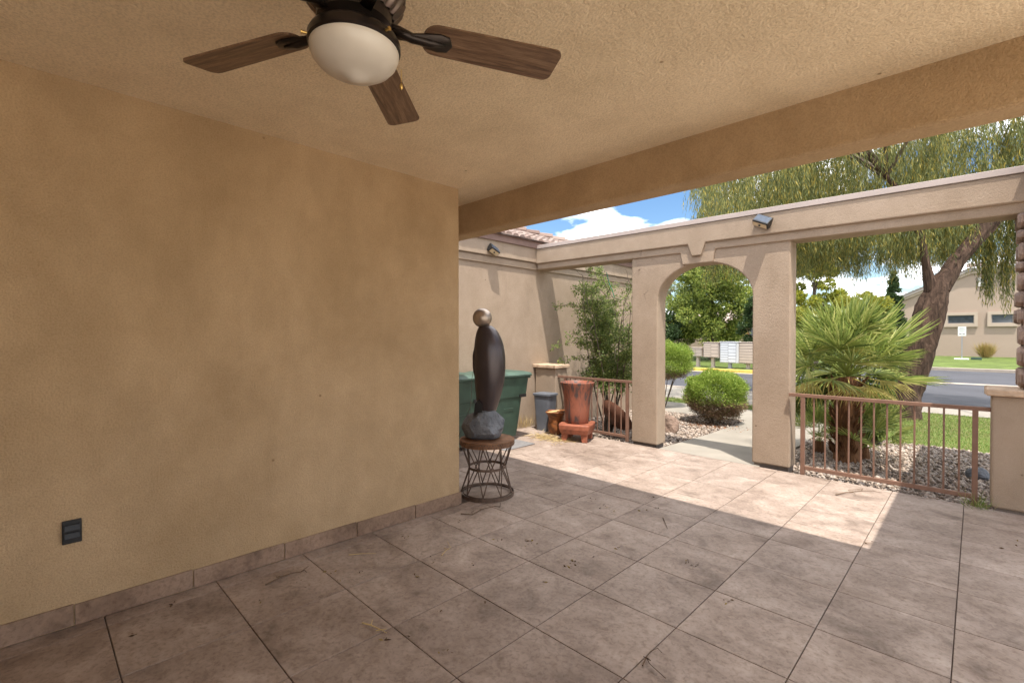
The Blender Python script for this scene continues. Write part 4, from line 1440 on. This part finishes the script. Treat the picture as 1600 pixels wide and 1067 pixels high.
# fan palm fronds
def frond_mesh(name, nseg, L, spread, droop, pet, seed, mat):
    r2 = np.random.default_rng(seed)
    mb = MB()
    mb.tube([(0, 0, 0), (pet * 0.5, 0, pet * 0.04), (pet, 0, 0)], [0.009, 0.007, 0.005], 5)
    for k in range(nseg):
        t = -1 + 2 * k / (nseg - 1)
        a = t * spread
        l = L * (1 - 0.22 * t * t) * r2.uniform(0.92, 1.05)
        ca, sa = math.cos(a), math.sin(a)
        w = 0.021 * L / 0.5
        side = Vector((-sa, ca, 0))
        dirv = Vector((ca, sa, 0))
        lift = 0.10 * (1 - abs(t)) + r2.normal(0, 0.02)
        pts = []
        for q, wq in ((0.05, 0.25), (0.45, 1.0), (0.75, 0.7), (1.0, 0.03)):
            z = lift * q * l - droop * (q ** 2.4) * l * (0.6 + 0.5 * abs(t)) + r2.normal(0, 0.004)
            c = Vector((pet, 0, 0)) + dirv * (q * l) + Vector((0, 0, z))
            pts.append((c - side * w * wq * 0.5 + Vector((0, 0, 0.006 * wq)), c - Vector((0, 0, 0.006 * wq)), c + side * w * wq * 0.5 + Vector((0, 0, 0.006 * wq))))
        v = [p for tr in pts for p in tr]
        f = []
        for q in range(3):
            o = q * 3
            f += [(o, o + 1, o + 4, o + 3), (o + 1, o + 2, o + 5, o + 4)]
        mb.add(v, f)
    me = mb.mesh(name)
    me.materials.append(M[mat])
    return me


FR = [frond_mesh('frond', 24, 0.50, 1.55, 0.10, 0.52, 1, 'palm'), frond_mesh('frond', 22, 0.46, 1.45, 0.25, 0.46, 2, 'palm'), frond_mesh('frond', 26, 0.54, 1.65, 0.04, 0.56, 3, 'palm')]
FY_ = [frond_mesh('frond', 22, 0.42, 1.5, 0.55, 0.34, 4, 'palmyellow')]


def fronds(o, z, specs):
    for me, az, el, roll, sc in specs:
        q = link('frond', me, None, o)
        q.matrix_local = Matrix.Translation((0, 0, z)) @ Matrix.Rotation(az, 4, 'Z') @ Matrix.Rotation(-el, 4, 'Y') @ Matrix.Rotation(roll, 4, 'X') @ Matrix.Scale(sc, 4)


palm = tag(empty('fan_palm', (-1.16, 7.22, -0.12)), 'large fan palm with brown fibrous trunk behind the right railing', 'palm')
tmb = MB().tube([(0, 0, 0), (0.01, 0, 0.25), (-0.01, 0.01, 0.6), (0.0, 0.0, 0.92), (0, 0, 1.08)], [0.15, 0.125, 0.125, 0.15, 0.09], 16)
build('trunk', tmb, 'fibre', palm)
bo = MB()
for k in range(150):
    z = rng.uniform(0.05, 1.0)
    a = rng.uniform(0, 6.28)
    r0 = 0.115 + 0.03 * (z > 0.7)
    c_, s_ = math.cos(a), math.sin(a)
    bo.tube([(r0 * c_, r0 * s_, z), ((r0 + 0.05) * c_, (r0 + 0.05) * s_, z + 0.06), ((r0 + 0.075) * c_, (r0 + 0.075) * s_, z + 0.10)], [0.014, 0.012, 0.008], 5)
build('leaf_bases', bo, 'fibre', palm)
sp = []
for k in range(50):
    az = k * 2.39996 + rng.normal(0, 0.12)
    t = k / 49
    el = R(86) * (1 - t) ** 0.8 + R(0) * t + rng.normal(0, 0.12)
    sp.append((FR[k % 3], az, el, rng.normal(0, 0.4), rng.uniform(0.84, 1.10)))
for az_ in (205, 250, 285, 320, 20):
    sp.append((FY_[0], R(az_), R(rng.uniform(-18, 6)), rng.normal(0, 0.2), rng.uniform(0.9, 1.1)))
fronds(palm, 1.08, sp)
for nm, c, lab, sc, nn in (('palm_offshoot', (-1.02, 7.52, -0.12), 'low palm offshoot right of the fan palm trunk', 0.80, 17), ('palm_offshoot', (-1.52, 7.55, -0.12), 'low palm offshoot left of the fan palm trunk', 0.62, 12)):
    o = tag(empty(nm, c), lab, 'palm', 'young palm offshoots')
    build('stem', MB().tube([(0, 0, 0), (0, 0, 0.16)], [0.07, 0.05], 10), 'fibre', o)
    fronds(o, 0.12, [(FR[k % 3], k * 2.39996 + rng.normal(0, 0.1), R(82) * (1 - k / nn) ** 0.7 + R(8), rng.normal(0, 0.2), sc * rng.uniform(0.85, 1.05)) for k in range(nn)])


# hedges behind the palm
def hedge(label, x0, x1, y0, y1, zt, n, top='hedge_top'):
    c = ((x0 + x1) / 2, (y0 + y1) / 2)
    o = tag(empty('hedge', (c[0], c[1], -0.11)), label, 'hedge')
    mb = MB()
    for k in range(8):
        a, b = rng.uniform(x0, x1) - c[0], rng.uniform(y0, y1) - c[1]
        mb.tube([(a * 0.7, b * 0.7, 0), (a, b, zt * 0.5), (a * 1.05, b, zt * 0.85)], [0.03, 0.02, 0.008], 6)
    build('stems', mb, 'bark2', o)
    hx, hy = (x1 - x0) / 2, (y1 - y0) / 2
    d = sph(n)
    q = np.sign(d) * np.abs(d) ** 0.55 * (rng.uniform(0.55, 1.0, n) ** 0.4)[:, None]
    q *= (1 + 0.06 * np.sin(q[:, 0] * 8 + 1) * np.cos(q[:, 2] * 7))[:, None]
    P = q * np.array([hx, hy, zt / 2]) + np.array([0, 0, zt / 2 + 0.05])
    up = P[:, 2] > zt * 0.90 + rng.normal(0, 0.08, n)
    dv = d + rng.normal(0, 0.6, (n, 3))
    L = rng.uniform(0.045, 0.08, n)
    leaves('leaves', P[~up], dv[~up], L[~up], L[~up] * 0.55, 'hedge', o)
    leaves('new_growth', P[up], dv[up], L[up], L[up] * 0.55, top, o)
    return o


hedge('tall clipped hedge with yellow tips between palm and tree trunk', -1.95, -1.02, 10.2, 11.1, 2.28, 26000)
hedge('dark green hedge mass behind the left of the palm', -3.15, -2.0, 10.3, 11.2, 2.05, 26000)
hedge('low leafy bush right behind the palm trunk', -1.45, -0.95, 8.5, 9.0, 0.72, 9000)


# ------------------------------------------------------------------ trees
def tree_trunk(o, path, rad, mat, n=14, name='trunk', rough=0.10):
    P = [Vector(p) for p in path]
    # densify
    Q, RR = [], []
    for i in range(len(P) - 1):
        for k in range(6):
            t = k / 6
            Q.append(P[i].lerp(P[i + 1], t))
            RR.append(rad[i] + (rad[i + 1] - rad[i]) * t)
    Q.append(P[-1])
    RR.append(rad[-1])
    rings = []
    for i, p in enumerate(Q):
        d = (Q[min(i + 1, len(Q) - 1)] - Q[max(i - 1, 0)]).normalized()
        a = d.cross(Vector((0.3, 1, 0.1))).normalized()
        b = d.cross(a).normalized()
        ring_ = []
        for k in range(n):
            an = 2 * math.pi * k / n
            rr = RR[i] * (1 + rough * math.sin(3 * an + i * 0.25) + rough * 0.8 * math.sin(7 * an - i * 0.35) + rng.normal(0, rough * 0.35))
            ring_.append(p + (a * math.cos(an) + b * math.sin(an)) * rr)
        rings.append(ring_)
    return build(name, MB().loft(rings), mat, o, smooth=True)


TX, TY = -0.97, 11.95
wt = tag(empty('weeping_tree', (TX, TY, -0.12)), 'large weeping tree with leaning shaggy trunk beyond the palm', 'tree')


def tl(p):
    return (p[0] - TX, p[1] - TY, p[2] + 0.12)


tree_trunk(wt, [tl(p) for p in [(-1.02, 11.86, -0.16), (-0.97, 11.92, 0.30), (-0.87, 12.02, 0.85), (-0.73, 12.15, 1.45), (-0.62, 12.26, 2.0), (-0.52, 12.38, 2.45), (-0.40, 12.5, 2.7)]],
           [0.32, 0.245, 0.215, 0.225, 0.22, 0.18, 0.12], 'bark', 34)
tree_trunk(wt, [tl(p) for p in [(-0.50, 12.40, 2.35), (-0.26, 12.66, 2.95), (0.14, 13.05, 3.62), (0.62, 13.53, 4.25), (1.1, 14.0, 5.2)]], [0.15, 0.135, 0.125, 0.10, 0.06], 'bark', 18, 'limb')
tree_trunk(wt, [tl(p) for p in [(-0.62, 12.28, 2.35), (-0.70, 12.22, 2.85), (-0.78, 12.15, 3.4), (-1.1, 11.9, 4.3), (-1.7, 11.9, 5.3)]], [0.11, 0.065, 0.055, 0.045, 0.03], 'bark', 14, 'limb')
CC = np.array([-0.9, 13.2])
for k in range(13):
    a = 2 * math.pi * k / 13 + 0.3
    e = CC + np.array([math.cos(a), math.sin(a)]) * 3.6
    s0 = (1.0, 13.9, 5.0) if math.cos(a - 0.7) > 0.2 else (-1.3, 12.0, 4.7)
    P_ = [tl((s0[0] + (e[0] - s0[0]) * t, s0[1] + (e[1] - s0[1]) * t, s0[2] + 1.7 * math.sin(2.2 * t) - 0.9 * t + 0.1 * math.sin(9 * t + k))) for t in (0, .2, .4, .6, .8, 1)]
    tree_trunk(wt, P_, [0.035, 0.03, 0.024, 0.018, 0.012, 0.006], 'bark2', 7, 'branch', 0.03)
# hanging strands
Fd = np.array([-0.6995, 0.7146])
Rd = np.array([0.7146, 0.6995])
NC = 1080
lp_, ld_ = [], []
for k in range(NC):
    while True:
        a, rr = rng.uniform(0, 6.28), 4.5 * math.sqrt(rng.uniform(0, 1))
        c = CC + rr * np.array([math.cos(a), math.sin(a)])
        if c @ Fd > 9.0:
            break
    ztop = 6.9 - 0.075 * rr * rr
    zc = rng.uniform(3.5, ztop)
    zlow = 2.65 + 0.9 * rng.uniform() ** 1.6 + (0.5 if rng.uniform() < 0.3 else 0)
    lc = rng.uniform(0.8, 1.9)
    wide = rng.uniform(0.06, 0.19)
    sway = rng.normal(0, 0.12, 2)
    for q in range(int(rng.uniform(8, 22))):
        o_ = rng.normal(0, wide, 2)
        z0 = zc + rng.normal(0, 0.14)
        ln = min(lc * rng.uniform(0.5, 1.05), max(0.3, z0 - zlow - rng.uniform(0, 0.35)))
        m = int(ln / 0.055) + 2
        t = np.linspace(0, 1, m)
        dx, dy = sway + rng.normal(0, 0.06, 2)
        px = c[0] + o_[0] * (0.6 + 0.5 * t) + dx * np.sin(t * 2.0) + rng.normal(0, 0.010, m)
        py = c[1] + o_[1] * (0.6 + 0.5 * t) + dy * np.sin(t * 2.0) + rng.normal(0, 0.010, m)
        pz_ = z0 + 0.14 * np.sin(t * 2.0) - ln * t
        lp_.append(np.stack([px - TX, py - TY, pz_ + 0.12], 1))
        ld_.append(np.stack([rng.normal(0, 0.28, m), rng.normal(0, 0.28, m), np.full(m, -1.0)], 1))
# two longer tassels hanging below the rest
for (u, d0, z0, ln, nst) in ((1543, 10.2, 3.5, 1.35, 60), (1568, 10.4, 3.45, 1.25, 30), (1575, 10.3, 3.2, 1.25, 16)):
    r0 = (u - 800) / 740.75 * d0
    b = Fd * d0 + Rd * r0
    for k in range(nst):
        m = int(ln / 0.05)
        t = np.linspace(0, 1, m) * rng.uniform(0.55, 1.0)
        o_ = rng.normal(0, 0.06, 2)
        sp_ = rng.normal(0, 0.07, 2)
        lp_.append(np.stack([b[0] + o_[0] + sp_[0] * t - TX, b[1] + o_[1] + sp_[1] * t - TY, z0 - ln * t + 0.12], 1))
        ld_.append(np.stack([rng.normal(0, 0.22, m), rng.normal(0, 0.22, m), np.full(m, -1.0)], 1))
lp_, ld_ = np.concatenate(lp_), np.concatenate(ld_)
leaves('hanging_leaves', lp_, ld_, rng.uniform(0.09, 0.15, len(lp_)), rng.uniform(0.010, 0.018, len(lp_)), 'willow', wt)


def crown_tree(name, label, x, y, z0, h, r, mat, n, leafL, trunk_h, lobes, seed, group=None, cone=False, trunk_r=0.14):
    r2 = np.random.default_rng(seed)
    o = tag(empty(name, (x, y, z0)), label, 'tree', group)
    tree_trunk(o, [(0, 0, -0.1), (0.05, 0, trunk_h), (0.0, 0.05, h * 0.7)], [trunk_r, trunk_r * 0.75, trunk_r * 0.25], 'bark2', 10)
    P = []
    cent = []
    for k in range(lobes):
        t = r2.uniform(0.0, 1)
        zz = trunk_h * 0.8 + (h - trunk_h * 0.8) * t
        env = r * ((1 - t) ** 0.8 + 0.03 if cone else math.sqrt(max(0.05, 1 - (2 * t - 0.85) ** 2 * 0.75)))
        a = r2.uniform(0, 6.28)
        q = env * r2.uniform(0.45, 0.98)
        cent.append((q * math.cos(a), q * math.sin(a), zz, r * r2.uniform(0.16, 0.30) * (0.6 if cone else 1)))
    cent = np.array(cent)
    idx = r2.integers(0, lobes, n)
    dirs = sph(n)
    rad = r2.uniform(0.2, 1.0, n) ** 0.5
    P = cent[idx, :3] + dirs * (rad * cent[idx, 3])[:, None] * np.array([1, 1, 0.75])
    bm = MB()
    for c in cent[::3]:
        bm.tube([(0, 0, max(trunk_h * 0.8, c[2] - 0.9)), (c[0] * 0.6, c[1] * 0.6, c[2] - 0.2), (c[0], c[1], c[2])], [0.03, 0.02, 0.008], 4)
    build('branches', bm, 'bark2', o)
    leaves('crown', P, dirs + r2.normal(0, 0.7, (n, 3)), r2.uniform(0.6, 1.2, n) * leafL, leafL * 0.42, mat, o)
    return o


crown_tree('street_tree', 'full green tree behind the mailboxes seen through the arch', -11.1, 28.0, 0.12, 6.6, 2.35, 'pine', 52000, 0.17, 1.3, 150, 1)
crown_tree('street_tree', 'pale sparse tree at left inside the arch opening', -14.6, 30.0, 0.15, 6.0, 1.7, 'paletree', 14000, 0.15, 1.6, 45, 2)
crown_tree('street_tree', 'dark bushy tree low behind the left mailboxes', -13.3, 26.6, 0.10, 2.6, 1.35, 'cypress', 16000, 0.14, 0.4, 50, 3)
crown_tree('street_tree', 'yellow green loose tree just right of the arch pillar', -5.2, 24.6, -0.05, 5.6, 1.15, 'yellowtree', 20000, 0.16, 1.3, 70, 4, trunk_r=0.2)
crown_tree('cypress_tree', 'slim dark cypress between palm and far house', -3.42, 35.0, 0.1, 5.0, 0.75, 'cypress', 22000, 0.14, 0.2, 170, 5, cone=True)
crown_tree('street_tree', 'small dark pine at right inside the arch opening', -8.2, 26.4, 0.1, 3.3, 0.75, 'cypress', 12000, 0.13, 0.5, 50, 6)
crown_tree('street_tree', 'broad green tree in the distance left of the arch trees', -20.0, 33.0, 0.2, 5.0, 2.6, 'pine', 26000, 0.2, 1.2, 90, 8)


# ------------------------------------------------------------------ mailboxes across the street
def mailbox(label, x, y, w, h, zb, body, doors, cols, rz=0.0):
    z0 = far_left(x, y)
    o = tag(empty('mailbox_cluster', (x, y, z0), rz), label, 'mailbox', 'cluster mailboxes on the far kerb')
    b = build('cabinet', MB().box(-w / 2, w / 2, -0.21, 0.21, zb, zb + h), body, o, bevel=0.008)
    build('hood', MB().box(-w / 2 - 0.02, w / 2 + 0.02, -0.235, 0.225, zb + h + 0.001, zb + h + 0.028), body, o, bevel=0.006)
    build('back_plate', MB().box(-w / 2 + 0.015, w / 2 - 0.015, -0.2125, -0.2105, zb + 0.015, zb + h - 0.015), 'mail_gap', b)
    cw = (w - 0.05) / cols
    for c in range(cols):
        nd = doors[c]
        dh = (h - 0.05) / nd
        for k in range(nd):
            x0 = -w / 2 + 0.025 + cw * c + 0.008
            z1 = zb + 0.025 + dh * k + 0.008
            build('door', MB().box(x0, x0 + cw - 0.016, -0.222, -0.213, z1, z1 + dh - 0.018), body, b)
    build('post', MB().box(-0.07, 0.07, -0.07, 0.07, 0.0, zb - 0.001), 'steel' if body == 'mail_grey' else 'mail_tan', o)
    build('base_plate', MB().box(-0.15, 0.15, -0.15, 0.15, -0.06, 0.012), 'kerb', o)
    return o


mailbox('small tan cluster mailbox, leftmost of the four', -10.05, 23.75, 0.72, 0.42, 0.52, 'mail_tan', [5, 5], 2, R(-12))
mailbox('tan and grey cluster mailbox, second from left', -9.22, 23.55, 0.80, 0.72, 0.50, 'mail_tan', [6, 4], 2, R(-8))
mailbox('tall light grey cluster mailbox, third from left', -8.38, 23.45, 0.80, 0.98, 0.28, 'mail_grey', [8, 6], 2, R(-6))
mailbox('tan cluster mailbox beside the right arch pillar', -7.62, 23.6, 0.70, 0.98, 0.26, 'mail_tan', [7], 1, R(-4))


# garden wall and orange house behind the mailboxes
gw = tag(build('garden_wall', MB().box(-22, -9.0, 33.0, 33.2, 0.0, 1.45), 'housewall'), 'low tan garden wall behind the far street trees', 'wall')
oh = tag(empty('orange_house', (-15.8, 46, 0.1)), 'distant orange house behind the mailboxes', 'house')
build('wall', MB().box(-4.5, 4.5, -3, 3, 0, 2.6), 'brick', oh)
build('roof', MB().add([(-5, -3.4, 2.55), (5, -3.4, 2.55), (5, 3.4, 2.55), (-5, 3.4, 2.55), (-3, 0, 3.9), (3, 0, 3.9)], [(0, 1, 5, 4), (1, 2, 5), (2, 3, 4, 5), (3, 0, 4), (0, 3, 2, 1)]), 'terracotta_tile', oh)
for x in (-2.5, 0.2, 2.6):
    w_ = build('window', MB().box(x - 0.6, x + 0.6, -3.06, -3.01, 0.9, 2.1), 'trim', oh)
    build('pane', MB().box(x - 0.5, x + 0.5, -3.075, -3.062, 1.0, 2.0), 'darkglass', w_)

# ------------------------------------------------------------------ far house on the right
fh = tag(empty('gable_house', (1.6, 40, 0.2)), 'tan stucco gable house with two narrow windows across the street', 'house')
ol = (-1.6, -40, -0.2)


def fhp(name, mb, mat, parent=fh, **kw):
    o = build(name, mb, mat, parent, **kw)
    if parent is fh:
        o.location = ol
    return o


PK = (0.75, 5.62)
fhp('wall', MB().prism_y([(-4.4, 0.0), (6.5, 0.0), (6.5, 3.55), (PK[0] + 1.0, PK[1] - 0.22), (PK[0] - 1.0, PK[1] - 0.22), (-4.4, 3.45)], 40.0, 47.0), 'housewall')
for nm, off, mat_, y0, y1 in (('rake_board', 0.0, 'greyfascia', 39.78, 39.998), ('rake_trim', -0.16, 'trim', 39.88, 39.996)):
    z = off
    p = [(-5.0, 3.20 + z), (-1.0, 5.04 + z), (-0.25, 5.38 + z), (1.75, 5.38 + z), (6.8, 3.25 + z), (6.8, 3.42 + z), (1.75, 5.56 + z), (-0.25, 5.56 + z), (-1.0, 5.21 + z), (-5.0, 3.37 + z)]
    fhp(nm, MB().prism_y(p, y0, y1), mat_)
rmb = MB()
for k in range(26):
    t0, t1 = k / 26, (k + 1) / 26
    for (xa, za, xb, zb_) in ((-5.0, 3.38, -0.25, 5.58), (6.8, 3.43, 1.75, 5.58)):
        x0, z0, x1, z1 = xa + (xb - xa) * t0, za + (zb_ - za) * t0, xa + (xb - xa) * t1, za + (zb_ - za) * t1
        rmb.add([(x0, 39.75, z0 + 0.05), (x1, 39.75, z1 + 0.01), (x1, 47.2, z1 + 0.01), (x0, 47.2, z0 + 0.05), (x0, 39.75, z0), (x1, 39.75, z1 - 0.02)], [(0, 1, 2, 3), (4, 5, 1, 0)])
for k in range(9):
    for j in range(5):
        x0 = -0.45 + k * 0.266
        y0 = 39.7 + j * 0.45
        z0 = 5.585 + 0.085 * j
        rmb.add([(x0, y0, z0 + 0.02), (x0 + 0.13, y0, z0 + 0.10), (x0 + 0.26, y0, z0 + 0.02), (x0 + 0.26, y0 + 0.47, z0 + 0.11), (x0 + 0.13, y0 + 0.47, z0 + 0.19), (x0, y0 + 0.47, z0 + 0.11), (x0, y0, z0), (x0 + 0.26, y0, z0)],
                [(0, 1, 4, 5), (1, 2, 3, 4), (6, 7, 2, 1, 0)])
rr_ = fhp('roof_tiles', rmb, 'terracotta_tile')
rr_['kind'] = 'stuff'
for xa, xb in ((-1.44, 0.07), (0.47, 1.70)):
    w_ = empty('window')
    mb = MB()
    za, zb_ = 2.02, 2.90
    for (a, b, c, d) in ((xa, xb, za, za + 0.2), (xa, xb, zb_ - 0.17, zb_), (xa, xa + 0.16, za + 0.2, zb_ - 0.17), (xb - 0.16, xb, za + 0.2, zb_ - 0.17)):
        mb.box(a, b, 39.88, 39.998, c, d)
    w_ = fhp('window_surround', mb, 'trim')
    build('pane', MB().box(xa + 0.16, xb - 0.16, 39.965, 39.99, za + 0.2, zb_ - 0.17), 'darkglass', w_)
    fr = MB()
    for (a, b, c, d) in ((xa + 0.16, xb - 0.16, za + 0.2, za + 0.235), (xa + 0.16, xb - 0.16, zb_ - 0.205, zb_ - 0.17), (xa + 0.16, xa + 0.2, za + 0.235, zb_ - 0.205), (xb - 0.2, xb - 0.16, za + 0.235, zb_ - 0.205)):
        fr.box(a, b, 39.945, 39.964, c, d)
    build('frame', fr, 'greyfascia', w_)
vt = fhp('gable_vent', MB().box(0.02, 0.36, 39.95, 39.998, 4.42, 5.0), 'trim')
for k in range(6):
    build('louvre', MB().box(0.05, 0.33, 39.925, 39.949, 4.46 + 0.085 * k, 4.50 + 0.085 * k), 'white', vt)

sg = tag(empty('street_sign', (-0.57, 36.9, far_right(0, 36.9))), 'small white sign on a thin post on far lawn', 'sign')
build('post', MB().box(-0.025, 0.025, -0.02, 0.02, 0, 1.40), 'steel', sg)
pl = build('panel', MB().box(-0.17, 0.17, -0.035, -0.021, 1.32, 1.84), 'white', sg, bevel=0.004)
for k, (w_, z) in enumerate(((0.10, 1.77), (0.12, 1.70), (0.13, 1.63), (0.09, 1.56))):
    build('text_line', MB().box(-w_, w_, -0.038, -0.0355, z, z + 0.022), 'steel', pl)
build('arrow_mark', MB().box(-0.12, -0.02, -0.038, -0.0355, 1.40, 1.44).box(0.02, 0.12, -0.038, -0.0355, 1.40, 1.44), 'black', pl)
build('base', MB().box(-0.32, 0.30, -0.12, 0.12, -0.05, 0.06), 'white', sg, bevel=0.01)
ub = tag(build('utility_box', MB().box(-0.22, 0.22, -0.16, 0.16, -0.05, 0.13), 'cart', loc=(0.02, 36.9, far_right(0, 36.9)), bevel=0.02), 'low green utility box beside the sign base', 'utility box')
n = 900
pp = np.stack([rng.normal(0, 0.10, n), rng.normal(0, 0.10, n), np.zeros(n)], 1)
dv = np.stack([rng.normal(0, 0.30, n), rng.normal(0, 0.30, n), np.ones(n)], 1)
dg = leaves('dry_grass_clump', pp, dv, rng.uniform(0.5, 1.0, n), 0.02, 'drygrass')
dg.location = (0.42, 38.6, far_right(0, 38.6))
tag(dg, 'golden dry grass clump in front of the far house wall', 'grass clump')
